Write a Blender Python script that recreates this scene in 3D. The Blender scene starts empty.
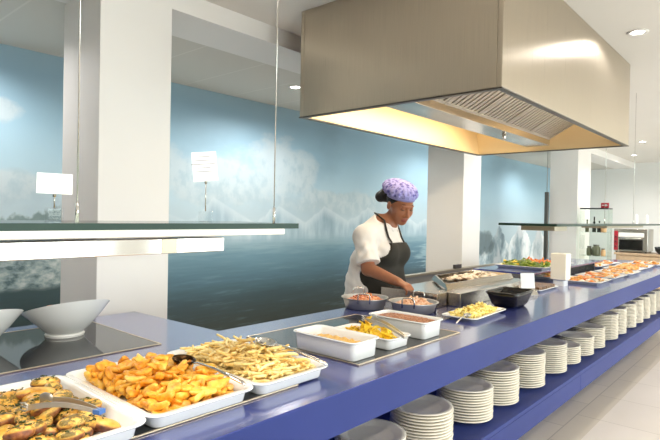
import bpy, bmesh, math, random
import numpy as np
from mathutils import Vector, Matrix, Euler
from math import sin, cos, pi, radians

rng = random.Random(7)
scene = bpy.context.scene
COL = scene.collection

# ------------------------------------------------------------------ colour / material helpers
def lin(r, g=None, b=None):
    if g is None: r, g, b = r
    f = lambda c: (c/255/12.92 if c/255 <= .04045 else ((c/255+.055)/1.055)**2.4)
    return (f(r), f(g), f(b), 1.0)

class Mat:
    """node-material builder: m = Mat('name'); sockets are combined by small helpers"""
    def __init__(s, name):
        s.m = bpy.data.materials.new(name); s.m.use_nodes = True
        s.nt = s.m.node_tree; s.nt.nodes.clear()
        s.out = s.n('ShaderNodeOutputMaterial')
    def n(s, t, **k):
        nd = s.nt.nodes.new(t)
        for a, v in k.items(): setattr(nd, a, v)
        return nd
    def put(s, sock, v):
        if isinstance(v, bpy.types.NodeSocket): s.nt.links.new(v, sock)
        elif v is not None:
            if sock.type == 'VECTOR' and isinstance(v, (int, float)): v = (v, v, v)
            sock.default_value = v
    def math(s, op, a, b=None, c=None, clamp=False):
        nd = s.n('ShaderNodeMath', operation=op, use_clamp=clamp)
        for i, v in enumerate((a, b, c)):
            if v is not None: s.put(nd.inputs[i], v)
        return nd.outputs[0]
    def add(s, a, b): return s.math('ADD', a, b)
    def sub(s, a, b): return s.math('SUBTRACT', a, b)
    def mul(s, a, b): return s.math('MULTIPLY', a, b)
    def smooth(s, v, a, b, lo=0., hi=1.):
        nd = s.n('ShaderNodeMapRange', interpolation_type='SMOOTHSTEP')
        s.put(nd.inputs[0], v); nd.inputs[1].default_value = a; nd.inputs[2].default_value = b
        nd.inputs[3].default_value = lo; nd.inputs[4].default_value = hi
        return nd.outputs[0]
    def coord(s, kind='Object'):
        return s.n('ShaderNodeTexCoord').outputs[kind]
    def xyz(s, v):
        nd = s.n('ShaderNodeSeparateXYZ'); s.put(nd.inputs[0], v); return nd.outputs
    def comb(s, x, y, z):
        nd = s.n('ShaderNodeCombineXYZ')
        for i, v in enumerate((x, y, z)): s.put(nd.inputs[i], v)
        return nd.outputs[0]
    def scale(s, v, sc, loc=(0, 0, 0), rot=(0, 0, 0)):
        nd = s.n('ShaderNodeMapping'); s.put(nd.inputs[0], v)
        nd.inputs['Scale'].default_value = sc; nd.inputs['Location'].default_value = loc; nd.inputs['Rotation'].default_value = rot
        return nd.outputs[0]
    def noise(s, v, sc=5., det=3., rough=.5, dist=0., col=False):
        nd = s.n('ShaderNodeTexNoise'); s.put(nd.inputs['Vector'], v)
        nd.inputs['Scale'].default_value = sc; nd.inputs['Detail'].default_value = det
        nd.inputs['Roughness'].default_value = rough; nd.inputs['Distortion'].default_value = dist
        return nd.outputs['Color' if col else 'Fac']
    def voro(s, v, sc, feature='F1', out='Distance'):
        nd = s.n('ShaderNodeTexVoronoi', feature=feature); s.put(nd.inputs['Vector'], v); nd.inputs['Scale'].default_value = sc
        return nd.outputs[out]
    def ramp(s, v, stops, interp='LINEAR'):
        nd = s.n('ShaderNodeValToRGB'); s.put(nd.inputs[0], v); cr = nd.color_ramp; cr.interpolation = interp
        while len(cr.elements) < len(stops): cr.elements.new(.5)
        for e, (p, c) in zip(cr.elements, stops):
            e.position = p; e.color = c if len(c) == 4 else (*c, 1)
        return nd.outputs[0]
    def mix(s, f, a, b, mode='MIX'):
        nd = s.n('ShaderNodeMix', data_type='RGBA', blend_type=mode)
        s.put(nd.inputs[0], f); s.put(nd.inputs[6], a); s.put(nd.inputs[7], b)
        return nd.outputs[2]
    def bump(s, h, st=.3, d=.01):
        nd = s.n('ShaderNodeBump'); s.put(nd.inputs['Height'], h)
        nd.inputs['Strength'].default_value = st; nd.inputs['Distance'].default_value = d
        return nd.outputs[0]
    def pbr(s, col, rough=.5, metal=0., normal=None, **k):
        nd = s.n('ShaderNodeBsdfPrincipled')
        s.put(nd.inputs['Base Color'], col); s.put(nd.inputs['Roughness'], rough); s.put(nd.inputs['Metallic'], metal)
        if normal is not None: s.put(nd.inputs['Normal'], normal)
        for a, v in k.items(): s.put(nd.inputs[a.replace('_', ' ')], v)
        s.nt.links.new(nd.outputs[0], s.out.inputs[0]); s.b = nd
        return s.m
    def emit(s, col, st):
        nd = s.n('ShaderNodeEmission'); s.put(nd.inputs[0], col); s.put(nd.inputs[1], st)
        s.nt.links.new(nd.outputs[0], s.out.inputs[0]); return s.m

M = {}
def plain(name, rgb, rough=.5, metal=0., var=.0, vs=8., bump=0., bs=60., **k):
    m = Mat(name); c = lin(rgb); co = m.coord()
    if var:
        n = m.noise(co, vs, 4)
        lo = tuple(x*(1-var) for x in c[:3]) + (1,); hi = tuple(min(1, x*(1+var)) for x in c[:3]) + (1,)
        col = m.ramp(n, [(.3, lo), (.7, hi)])
    else: col = c
    nm = m.bump(m.noise(co, bs, 3), bump, .004) if bump else None
    M[name] = m.pbr(col, rough, metal, nm, **k)
    return M[name]

plain('white_paint', (236, 233, 228), .55, var=.015, vs=2)
plain('ceiling_paint', (232, 228, 221), .8, var=.01, vs=1.5)
plain('grey_wall', (232, 232, 228), .8, var=.015, vs=1.5)
plain('porcelain', (243, 243, 240), .12)
plain('plate_glaze', (234, 227, 213), .18)
plain('chrome', (222, 222, 220), .09, 1.)
plain('steel', (190, 186, 178), .27, 1., var=.06, vs=3)
plain('dark_steel', (112, 108, 102), .35, 1.)
plain('wire_steel', (200, 198, 192), .2, 1.)
plain('black_plastic', (20, 20, 22), .28)
plain('black_ceramic', (24, 23, 24), .14)
plain('paper', (250, 249, 246), .6)
plain('ink', (120, 125, 132), .7)
plain('hot_glass', (44, 45, 46), .05, IOR=1.75)
plain('brass_lip', (200, 184, 160), .3, .9)
plain('seam', (150, 145, 138), .8)
plain('red_panel', (178, 34, 52), .4)
plain('red_knob', (120, 20, 34), .4)
plain('oven_dark', (22, 20, 20), .15)
plain('wood_side', (198, 172, 142), .45, var=.1, vs=12)
plain('blue_plastic', (58, 138, 190), .4)
plain('grip_blue', (70, 112, 178), .4)
plain('case_post', (150, 172, 164), .3)
plain('cream_plastic', (246, 240, 224), .45)
plain('dark_bottle', (42, 50, 44), .12)
plain('green_jar', (96, 100, 74), .3)
plain('amber_jar', (222, 178, 128), .3)
plain('bronze', (70, 48, 24), .22, .85)
plain('blue_laminate_dark', (52, 64, 138), .4)

# brushed stainless for the hood: grain stretched along the panel
def brushed(name, rgb, rough, axis):
    m = Mat(name); co = m.coord()
    sc = {'x': (.6, 60, 60), 'z': (60, 60, .6)}[axis]
    n = m.noise(m.scale(co, sc), 6., 3)
    c = lin(rgb); col = m.ramp(n, [(.3, tuple(x*.9 for x in c[:3])+(1,)), (.7, c)])
    r = m.math('MULTIPLY_ADD', n, .12, rough-.06)
    M[name] = m.pbr(col, r, 1., m.bump(n, .08, .002))
    m.b.inputs['Anisotropic'].default_value = .6
    return M[name]
brushed('hood_steel', (202, 191, 173), .3, 'z')
brushed('griddle_steel', (200, 194, 184), .22, 'x')

# blue laminate of the counter (glossy top)
m = Mat('blue_laminate'); co = m.coord(); n = m.noise(co, 1.7, 4)
M['blue_laminate'] = m.pbr(m.ramp(n, [(.3, lin(56, 66, 132)), (.7, lin(61, 71, 138))]), .22, 0, m.bump(m.noise(co, 240, 2), .03, .001), IOR=1.7, Coat_Weight=.8, Coat_Roughness=.12, Coat_IOR=1.65)
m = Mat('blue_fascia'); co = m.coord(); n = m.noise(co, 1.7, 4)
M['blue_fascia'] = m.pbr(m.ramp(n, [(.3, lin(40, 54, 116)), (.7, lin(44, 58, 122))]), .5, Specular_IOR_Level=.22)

# architectural glass: clear sheet with fresnel reflections and a slight green tint
def sheet_glass(name, tint):
    m = Mat(name)
    tr = m.n('ShaderNodeBsdfTransparent'); tr.inputs[0].default_value = tint
    gl = m.n('ShaderNodeBsdfGlossy'); gl.inputs['Roughness'].default_value = .02
    fr = m.n('ShaderNodeFresnel'); fr.inputs['IOR'].default_value = 1.45
    mx = m.n('ShaderNodeMixShader')
    bk_ = m.n('ShaderNodeNewGeometry').outputs['Backfacing']; m.nt.links.new(m.mul(fr.outputs[0], m.sub(1., bk_)), mx.inputs[0]); m.nt.links.new(tr.outputs[0], mx.inputs[1]); m.nt.links.new(gl.outputs[0], mx.inputs[2])
    m.nt.links.new(mx.outputs[0], m.out.inputs[0]); M[name] = m.m
sheet_glass('sheet_glass', (.93, .97, .95, 1)); sheet_glass('clear_acrylic', (.97, .98, .98, 1))
plain('glass_edge', (40, 62, 54), .35, Specular_IOR_Level=.2)
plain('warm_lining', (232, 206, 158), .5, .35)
plain('filter_steel', (206, 203, 196), .42, .75)
plain('tan_paint', (176, 150, 118), .8)

# floor tiles
def tiles(name, a, b, grout, size, rough):
    m = Mat(name); co = m.coord()
    br = m.n('ShaderNodeTexBrick', offset=.5, squash=1.)
    m.put(br.inputs['Vector'], co)
    br.inputs['Color1'].default_value = lin(a); br.inputs['Color2'].default_value = lin(b); br.inputs['Mortar'].default_value = lin(grout)
    br.inputs['Scale'].default_value = 1.; br.inputs['Mortar Size'].default_value = .004
    br.inputs['Brick Width'].default_value = size; br.inputs['Row Height'].default_value = size
    n = m.noise(co, 3., 5); col = m.mix(m.smooth(n, .3, .7, 0, .12), br.outputs[0], lin(tuple(c*.85 for c in a)))
    M[name] = m.pbr(col, rough)
tiles('floor_tile', (240, 230, 218), (235, 225, 213), (208, 198, 184), .6, .3)
tiles('bounce_tile', (226, 221, 212), (222, 217, 208), (190, 185, 176), .3, .4)
tiles('border_tile', (222, 210, 192), (216, 204, 186), (184, 172, 156), .6, .35)

# ceiling panels behind the beam
m = Mat('ceiling_panel'); co = m.coord()
p = m.xyz(co)
j = m.math('PINGPONG', m.sub(p[0], .02), .29); line = m.smooth(j, .0, .012, 1, 0)
M['ceiling_panel'] = m.pbr(m.mix(m.mul(line, .55), lin(214, 210, 200), lin(236, 232, 224)), .8)

# ------------------------------------------------------------------ the printed wall picture: sky, cloud, ice peaks and a dark lake
m = Mat('mural_print'); co = m.coord(); X, Y_, Z = m.xyz(co)
big = m.noise(m.scale(co, (.55, 1, 1.0), (3.1, 0, .4)), 1.15, 6, .55)
med = m.noise(m.scale(co, (1, 1, 1.6), (7.7, 0, 2.3)), 2.6, 6, .6)
fine = m.noise(m.scale(co, (1, 1, .8)), 9, 5, .6)
zn = m.math('DIVIDE', Z, 2.7)
sky = m.ramp(zn, [(.50, lin(198, 212, 216)), (.66, lin(178, 207, 219)), (.80, lin(158, 193, 211)), (.93, lin(148, 182, 202)), (1., lin(162, 194, 210))])
# darker streaks of sky
sky = m.mix(m.smooth(big, .5, .72, 0, .35), sky, lin(126, 156, 174))
# light glow towards the right end of the picture
sky = m.mix(m.smooth(X, 4.6, 9.5, 0, .5), sky, lin(158, 192, 210))
# cumulus: a tall bank near x 4, a low one at the far left
def blob(cx, cz, rx, rz):
    dx = m.math('DIVIDE', m.sub(X, cx), rx); dz = m.math('DIVIDE', m.sub(Z, cz), rz)
    return m.sub(1., m.math('SQRT', m.add(m.mul(dx, dx), m.mul(dz, dz))))
bank = m.math('MAXIMUM', blob(4.25, 1.95, .62, .42), m.math('MAXIMUM', blob(3.4, 1.78, 1.0, .36), blob(1.42, 1.62, .34, .17)))
bank = m.math('MAXIMUM', bank, blob(5.6, 1.6, 1.5, .22))
bank = m.math('MAXIMUM', bank, blob(1.35, 2.2, .2, .11))
cl = m.smooth(m.add(bank, m.mul(m.sub(med, .5), 1.5)), .02, .42)
clcol = m.mix(m.smooth(m.add(fine, m.mul(m.sub(Z, 1.7), .35)), .38, .62), lin(176, 194, 200), lin(206, 214, 215))
pic = m.mix(m.mul(cl, .62), sky, clcol)
# haze above the peaks
pic = m.mix(m.smooth(Z, 1.25, 1.75, .55, 0), pic, lin(178, 200, 208))
# ridge line
amp = m.ramp(m.math('DIVIDE', X, 14.), [(.0, (.16,)*3), (.13, (.18,)*3), (.22, (.42,)*3), (.34, (.36,)*3), (.44, (.42,)*3), (.53, (.3,)*3), (.61, (.20,)*3), (.665, (.22,)*3), (.70, (.42,)*3), (.76, (.46,)*3), (.84, (.40,)*3), (.95, (.3,)*3)])
rn = m.noise(m.comb(m.mul(X, 1.), 0, 0), 1.7, 8, .55)
rt = m.math('PINGPONG', m.add(X, m.mul(rn, .8)), .42)
rbase = m.ramp(m.math('DIVIDE', X, 14.), [(0, (.6,)*3), (.62, (.6,)*3), (.67, (.43,)*3), (.70, (.40,)*3), (1, (.40,)*3)])
ridge = m.add(m.mul(rbase, 2.), m.mul(amp, m.add(m.mul(rn, .9), m.mul(rt, 1.1))))
pk = None
for pxx, pz in ((9.55, .95), (10.25, 1.30), (11.35, 1.42), (12.5, 1.28), (13.6, 1.4)):
    t_ = m.sub(pz, m.mul(m.math('ABSOLUTE', m.sub(m.add(X, m.mul(m.sub(med, .5), .35)), pxx)), .85)); pk = t_ if pk is None else m.math('MAXIMUM', pk, t_)
pk = m.add(pk, m.mul(m.sub(fine, .5), .10))
sw = m.smooth(X, 8.5, 9.0); ridge = m.add(m.mul(ridge, m.sub(1., sw)), m.mul(pk, sw))
under = m.smooth(m.sub(ridge, Z), -.008, .02)
strk = m.noise(m.scale(co, (2.6, 1, .55), (0, 0, 0), (0, .35, 0)), 3.2, 7, .65)
ice = m.ramp(strk, [(.30, lin(112, 146, 164)), (.46, lin(142, 172, 188)), (.58, lin(172, 196, 206)), (.72, lin(206, 219, 224))])
snow = m.smooth(m.sub(ridge, Z), .0, .16, .75, 0)
ice = m.mix(m.mul(snow, m.smooth(X, 8.3, 9.4, 1, .25)), ice, lin(226, 234, 236))
rock = m.ramp(m.noise(m.scale(co, (.9, 1, .6), (2, 0, 0), (0, .6, 0)), 2.6, 7, .62), [(.34, lin(100, 124, 136)), (.45, lin(172, 194, 203)), (.52, lin(222, 232, 236)), (.66, lin(244, 248, 249))])
sd = m.smooth(m.math('SINE', m.add(m.mul(m.add(X, m.mul(med, .5)), 5.5), 1.2)), -.2, .5); rock = m.mix(m.mul(sd, .38), rock, lin(92, 116, 128))
ice = m.mix(m.smooth(X, 8.6, 9.6), ice, rock)
opac = m.ramp(m.math('DIVIDE', X, 14.), [(0, (.5,)*3), (.2, (.36,)*3), (.30, (.6,)*3), (.5, (.6,)*3), (.62, (.5,)*3), (.68, (.97,)*3)])
pic = m.mix(m.mul(under, opac), pic, ice)
# dark green hills far left, above the shelf
hill = m.smooth(m.sub(m.add(1.40, m.add(m.mul(m.sub(fine, .5), .22), m.mul(m.sub(X, 1.5), .26))), Z), -.01, .03)
hill = m.mul(hill, m.smooth(X, 1.75, 2.1, 1, 0))
pic = m.mix(m.mul(hill, .8), pic, m.mix(fine, lin(64, 92, 88), lin(124, 146, 140)))
# the lake
wav = m.noise(m.scale(co, (.7, 1, 9)), 3.2, 6, .6)
zw = m.add(Z, m.mul(m.sub(wav, .5), .22))
lake = m.ramp(m.math('DIVIDE', zw, 1.25), [(.0, lin(52, 60, 58)), (.24, lin(60, 72, 72)), (.44, lin(64, 88, 98)), (.62, lin(82, 118, 136)), (.80, lin(104, 142, 160)), (.97, lin(160, 188, 199))])
lake = m.mix(m.smooth(wav, .55, .75, 0, .3), lake, lin(120, 150, 162))
shore = m.ramp(m.math('DIVIDE', X, 14.), [(0, (.0,)*3), (.135, (.0,)*3), (.15, (.5,)*3), (.52, (.5,)*3), (.63, (.42,)*3), (.665, (.05,)*3), (1, (0,)*3)])
shore = m.mul(shore, 2.4)
pic = m.mix(m.smooth(m.sub(shore, Z), -.04, .10), pic, lake)
# ice shelf low at the left
ib = m.mul(m.smooth(m.sub(m.add(1.18, m.mul(m.sub(med, .5), .3)), Z), 0, .02), m.smooth(X, 1.9, 2.2, 1, 0))
icel = m.ramp(m.noise(m.scale(co, (2, 1, 3.4)), 5, 7, .65), [(.35, lin(72, 98, 104)), (.5, lin(140, 160, 163)), (.66, lin(188, 198, 198))])
icel = m.mix(m.smooth(m.add(Z, m.mul(m.sub(med, .5), .1)), .80, .86, 1, 0), icel, m.ramp(m.math('DIVIDE', zw, 1.25), [(.3, lin(38, 54, 56)), (.7, lin(52, 78, 84))]))
pic = m.mix(ib, pic, icel)
# dark cliff at the foot of the right-hand peaks
cf = m.smooth(m.add(blob(9.45, .98, .75, .34), m.mul(m.sub(med, .5), 1.1)), .1, .4)
pic = m.mix(m.mul(cf, .8), pic, m.mix(fine, lin(52, 70, 76), lin(110, 132, 138)))
# frothy white streaks in the water beside the second pillar
fr = m.mul(m.smooth(m.add(blob(7.7, .86, .7, .3), m.mul(m.sub(wav, .5), 2.4)), .25, .6), .6)
pic = m.mix(fr, pic, lin(168, 196, 204))
M['mural_print'] = m.pbr(pic, .55)

# ------------------------------------------------------------------ object helpers
def link(o, parent=None):
    COL.objects.link(o)
    if parent is not None: o.parent = parent
    return o
def tag(o, label=None, cat=None, group=None, kind=None):
    if label: o['label'] = label
    if cat: o['category'] = cat
    if group: o['group'] = group
    if kind: o['kind'] = kind
    return o
def thing(name, label, cat, loc=(0, 0, 0), rz=0., group=None):
    o = bpy.data.objects.new(name, None); o.empty_display_size = .05
    link(o); o.location = loc; o.rotation_euler = (0, 0, rz)
    return tag(o, label, cat, group)
def finish(name, bm, mat, parent=None, smooth=False, bevel=0., seg=2, angle=35., loc=None):
    me = bpy.data.meshes.new(name); bmesh.ops.recalc_face_normals(bm, faces=bm.faces[:]); bm.to_mesh(me); bm.free()
    for mt in (mat if isinstance(mat, (list, tuple)) else [mat]): me.materials.append(M[mt] if isinstance(mt, str) else mt)
    o = bpy.data.objects.new(name, me); link(o, parent)
    if loc is not None: o.location = loc
    if smooth:
        for f in me.polygons: f.use_smooth = True
    if bevel:
        b = o.modifiers.new('bevel', 'BEVEL'); b.width = bevel; b.segments = seg; b.limit_method = 'ANGLE'; b.angle_limit = radians(angle)
        for f in me.polygons: f.use_smooth = True
        w = o.modifiers.new('wn', 'WEIGHTED_NORMAL'); w.keep_sharp = True
    return o
def B(): return bmesh.new()
def box(bm, x0, x1, y0, y1, z0, z1, mi=0):
    r = bmesh.ops.create_cube(bm, size=1.)
    for v in r['verts']:
        v.co = Vector(((x0+x1)/2+v.co.x*(x1-x0), (y0+y1)/2+v.co.y*(y1-y0), (z0+z1)/2+v.co.z*(z1-z0)))
    fs = {f for v in r['verts'] for f in v.link_faces}
    for f in fs: f.material_index = mi
    return r['verts']
def cyl(bm, p0, p1, r0, r1=None, seg=16, caps=True, mi=0):
    p0, p1 = Vector(p0), Vector(p1); r1 = r0 if r1 is None else r1
    d = p1-p0; L = d.length
    q = d.to_track_quat('Z', 'Y').to_matrix().to_4x4()
    r = bmesh.ops.create_cone(bm, cap_ends=caps, segments=seg, radius1=r0, radius2=r1, depth=L, matrix=Matrix.Translation((p0+p1)/2) @ q)
    for f in {f for v in r['verts'] for f in v.link_faces}: f.material_index = mi
    return r['verts']
def tube(bm, pts, r, seg=8, closed=False, flat=1.):
    pts = [Vector(p) for p in pts]; n = len(pts); rings = []
    up = Vector((0, 0, 1)); prev = None
    for i, p in enumerate(pts):
        a = pts[(i-1) % n] if (closed or i) else p; b = pts[(i+1) % n] if (closed or i < n-1) else p
        t = (b-a).normalized()
        if prev is None:
            s_ = t.cross(up); s_ = t.cross(Vector((1, 0, 0))) if s_.length < 1e-3 else s_
        else: s_ = prev-t*prev.dot(t)
        s_.normalize(); prev = s_; u_ = s_.cross(t)
        rr = r[i] if isinstance(r, (list, tuple)) else r
        rings.append([bm.verts.new(p+s_*cos(2*pi*k/seg)*rr+u_*sin(2*pi*k/seg)*rr*flat) for k in range(seg)])
    m_ = n if closed else n-1
    for i in range(m_):
        A, C = rings[i], rings[(i+1) % n]
        for k in range(seg): bm.faces.new((A[k], A[(k+1) % seg], C[(k+1) % seg], C[k]))
    if not closed:
        bm.faces.new(rings[0][::-1]); bm.faces.new(rings[-1])
def lathe(bm, prof, seg=40, c=(0, 0, 0)):
    rings = []
    for r, z in prof:
        if r < 1e-6: rings.append([bm.verts.new((c[0], c[1], c[2]+z))])
        else: rings.append([bm.verts.new((c[0]+r*cos(2*pi*k/seg), c[1]+r*sin(2*pi*k/seg), c[2]+z)) for k in range(seg)])
    for A, C in zip(rings, rings[1:]):
        for k in range(seg):
            a0, a1, c0, c1 = A[k % len(A)], A[(k+1) % len(A)], C[k % len(C)], C[(k+1) % len(C)]
            vs = []
            for v in (a0, a1, c1, c0):
                if v not in vs: vs.append(v)
            if len(vs) > 2: bm.faces.new(vs)
def rrect(w, d, r, n=6):
    pts = []
    for cx, cy, a0 in ((w/2-r, d/2-r, 0), (-w/2+r, d/2-r, pi/2), (-w/2+r, -d/2+r, pi), (w/2-r, -d/2+r, 3*pi/2)):
        for k in range(n+1): pts.append((cx+r*cos(a0+k*pi/2/n), cy+r*sin(a0+k*pi/2/n)))
    return pts
def loft(bm, loops, close0=True, close1=True):
    rings = [[bm.verts.new(p) for p in l] for l in loops]
    for A, C in zip(rings, rings[1:]):
        n = len(A)
        for k in range(n): bm.faces.new((A[k], A[(k+1) % n], C[(k+1) % n], C[k]))
    if close0: bm.faces.new(rings[0][::-1])
    if close1: bm.faces.new(rings[-1])
def dish_mesh(bm, w, d, h, lip=.014, r=.03, taper=.03, t=.004, floor=.005, lipz=.006):
    """gastronorm dish: tapered rounded-rectangle pan with a flat out-turned lip; origin at the middle of its foot"""
    def L(ww, dd, z, rr): return [(x, y, z) for x, y in rrect(ww, dd, max(rr, .004))]
    iw, idp = w-2*lip, d-2*lip
    loft(bm, [L(iw-taper*2+.006, idp-taper*2+.006, 0, r*.8), L(iw-taper*2+.014, idp-taper*2+.014, .004, r*.85), L(iw+.002, idp+.002, h-lipz-.004, r), L(w-.004, d-.004, h-lipz, r+lip*.6),
              L(w, d, h-lipz*.5, r+lip*.7), L(w-.003, d-.003, h, r+lip*.6), L(iw+.004, idp+.004, h-.0005, r), L(iw-2*t, idp-2*t, h-.008, r*.95), L(iw-taper*2, idp-taper*2, floor+.004, r*.8), L(iw-taper*2-.012, idp-taper*2-.012, floor, r*.7)])
def copy_tree(o, parent=None, **k):
    c = o.copy(); COL.objects.link(c)
    if parent is not None: c.parent = parent
    for a, v in k.items():
        if a in ('label', 'group'): c[a] = v
        else: setattr(c, a, v)
    for ch in list(o.children): copy_tree(ch, c)
    return c
def dome(bm, w, d, h, seed, n=26, r=.03, base=0., rough=.012, fr=30.):
    """lumpy mound filling a rounded rectangle (food whose pieces cannot be counted)"""
    rr = np.random.RandomState(seed); g = []
    ph = rr.rand(6, 3)*6.28; fx = (rr.rand(6)-.5)*2*fr; fy = (rr.rand(6)-.5)*2*fr
    for i in range(n+1):
        row = []
        for j_ in range(n+1):
            u, v = i/n*2-1, j_/n*2-1
            e = max(0, 1-u**4)*max(0, 1-v**4)
            x, y = u*w/2, v*d/2
            q = sum(sin(fx[k]*x*6.28+fy[k]*y*6.28+ph[k, 0]) for k in range(6))/6
            row.append(bm.verts.new((x, y, base+h*e+rough*q*min(1, e*2)+rough*.6*(rr.rand()-.5)*min(1, e*2))))
        g.append(row)
    for i in range(n):
        for j_ in range(n): bm.faces.new((g[i][j_], g[i+1][j_], g[i+1][j_+1], g[i][j_+1]))
    # skirt and underside give it thickness
    edge = [g[i][0] for i in range(n)]+[g[n][j_] for j_ in range(n)]+[g[i][n] for i in range(n, 0, -1)]+[g[0][j_] for j_ in range(n, 0, -1)]
    low = [bm.verts.new((v.co.x*.97, v.co.y*.97, base-.01)) for v in edge]; k = len(edge)
    for i in range(k): bm.faces.new((edge[i], low[i], low[(i+1) % k], edge[(i+1) % k]))
    bm.faces.new(low)
WIN_W, EXPO = 90, 0.06
# ------------------------------------------------------------------ the room
CZ, SZ, YP, YW, XE = 2.80, 2.68, 2.857, 4.48, 14.0
XL, YF = -3.0, -4.2
def struct(name, bm, mat, **k):
    o = finish(name, bm, mat, **k); o['kind'] = 'structure'; return o
b = B(); box(b, XL, XE, 1.04, 1.9, -.1, 0); struct('floor', b, 'border_tile')
b = B(); box(b, XL, XE, 1.9, YW, -.1, 0); struct('floor.002', b, 'bounce_tile')  # hidden pale floor added to bounce lamp light upwards
b = B(); box(b, XL, XE, YF, 1.04, -.1, 0); struct('floor.001', b, 'floor_tile')
b = B(); box(b, XL, XE, YW, YW+.15, 0, CZ); struct('wall_rear', b, 'mural_print')
b = B(); box(b, XE, XE+.15, YF, YW, 0, CZ); struct('wall_right', b, 'grey_wall')
b = B(); box(b, XL-.15, XL, YF, YW, 0, CZ); struct('wall_left', b, 'tan_paint')  # unseen wall, its tan chosen to tint the hood's reflection
# customers' side: a wall of tall windows
WIN = [(-2.2, .2), (.9, 3.3), (4.0, 6.4), (7.1, 9.5), (10.2, 12.6)]
b = B()
xs = [XL]+[v for w in WIN for v in w]+[XE]
for i in range(0, len(xs), 2): box(b, xs[i], xs[i+1], YF-.2, YF, 0, CZ)
for x0, x1 in WIN: box(b, x0, x1, YF-.2, YF, 0, .35); box(b, x0, x1, YF-.2, YF, 2.45, CZ)
struct('wall_front', b, 'white_paint')
for i, (x0, x1) in enumerate(WIN):
    b = B()
    for a0, a1 in ((x0, x0+.06), (x1-.06, x1), ((x0+x1)/2-.03, (x0+x1)/2+.03)): box(b, a0, a1, YF-.14, YF-.06, .35, 2.45)
    for z0, z1 in ((.35, .41), (2.39, 2.45), (1.7, 1.75)): box(b, x0, x1, YF-.14, YF-.06, z0, z1)
    f = struct('window_%d' % (i+1), b, 'white_paint')
    g = B(); box(g, x0, x1, YF-.105, YF-.095, .35, 2.45); p = finish('pane', g, 'sheet_glass', f)
b = B(); box(b, XL, XE, YF, YP, CZ, CZ+.1); struct('ceiling', b, 'ceiling_paint')
b = B(); box(b, XL, XE, YP+.42, YW, SZ, SZ+.1); struct('ceiling.001', b, 'ceiling_panel')
b = B(); box(b, XL, XE, YP, YP+.43, SZ-.004, CZ); struct('trim_1', b, 'white_paint')
for i, px in enumerate((1.337, 5.545, 9.73)):
    b = B(); box(b, px, px+(.76 if i == 2 else .44), YP, YP+.47, 0, SZ)
    o = struct('pillar' if i == 0 else 'pillar.%03d' % i, b, 'white_paint', bevel=.004, seg=1)

# ------------------------------------------------------------------ counter
CX0, CX1, CYF, CYB = -1.6, 8.3, 1.052, 2.012
ctr = thing('buffet_counter', 'long blue laminate buffet counter with an open plate shelf under its top', 'counter', (0, 0, 0))
b = B()
prof = [(CX0, CYF), (CX1, CYF), (CX1, CYB), (1.518, CYB), (1.488, 2.722), (CX0, 2.722)]
loft(b, [[(x, y, z) for x, y in [(CX0, CYF+.03), (CX1, CYF+.03)]+prof[2:]] for z in (.868, .9)])
loft(b, [[(x, CYF+a, z) for a, z in ((0, .77), (0, .8965), (.001, .899), (.0035, .9), (.03, .9), (.03, .77))] for x in (CX0, CX1)])
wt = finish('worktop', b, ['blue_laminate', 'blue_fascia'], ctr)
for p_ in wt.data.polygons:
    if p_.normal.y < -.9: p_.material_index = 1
b = B(); box(b, CX0, CX1, CYF+.03, CYB-.04, .775, .867); box(b, CX0, 1.48, CYB-.04, 2.70, .775, .867); finish('carcass', b, 'blue_laminate_dark', ctr)
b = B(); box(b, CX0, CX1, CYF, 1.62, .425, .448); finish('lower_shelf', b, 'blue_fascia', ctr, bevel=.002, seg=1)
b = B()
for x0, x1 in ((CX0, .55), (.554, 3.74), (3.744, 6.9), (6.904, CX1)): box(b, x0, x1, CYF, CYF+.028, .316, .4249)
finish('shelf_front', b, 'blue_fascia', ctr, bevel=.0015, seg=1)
b = B(); box(b, CX0, CX1, CYF+.03, CYB-.06, .316, .424); finish('shelf_underside', b, 'blue_laminate_dark', ctr)
b = B(); box(b, CX0, CX1, 1.62, CYB-.06, .424, .776); finish('back_panel', b, 'blue_laminate_dark', ctr)
b = B(); box(b, CX0, CX1, 1.55, CYB-.1, 0, .317); box(b, CX0, 1.45, CYB-.1, 2.66, 0, .78); finish('plinth', b, 'blue_laminate_dark', ctr)

# ------------------------------------------------------------------ stacked plates on the lower shelf
PR = .14
b = B()
lathe(b, [(0, .004), (.07, .004), (.078, 0), (.088, 0), (.092, .005), (.122, .016), (PR-.002, .0172), (PR, .0195), (PR-.003, .0225), (.120, .0212), (.094, .0095), (.088, .008), (0, .0075)], 56)
plate0 = finish('dinner_plate', b, 'plate_glaze', smooth=True)
stacks = [(1.33, 10), (1.70, 11), (2.084, 12), (2.499, 12), (2.832, 14), (3.235, 15), (3.642, 14), (3.945, 9), (4.266, 10), (4.575, 12), (4.985, 16), (5.28, 17), (5.67, 17), (5.98, 17), (6.30, 17), (6.62, 17), (6.95, 17)]
ords = ['first', 'second', 'third', 'fourth', 'fifth', 'sixth', 'seventh', 'eighth', 'ninth', 'tenth', 'eleventh', 'twelfth', 'thirteenth', 'fourteenth', 'fifteenth', 'sixteenth', 'seventeenth']
note = {0: 'low at near end', 1: 'half hidden', 2: 'by the low near one', 3: 'nearest one seen whole', 7: 'the shortest one'}
first = True
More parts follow.
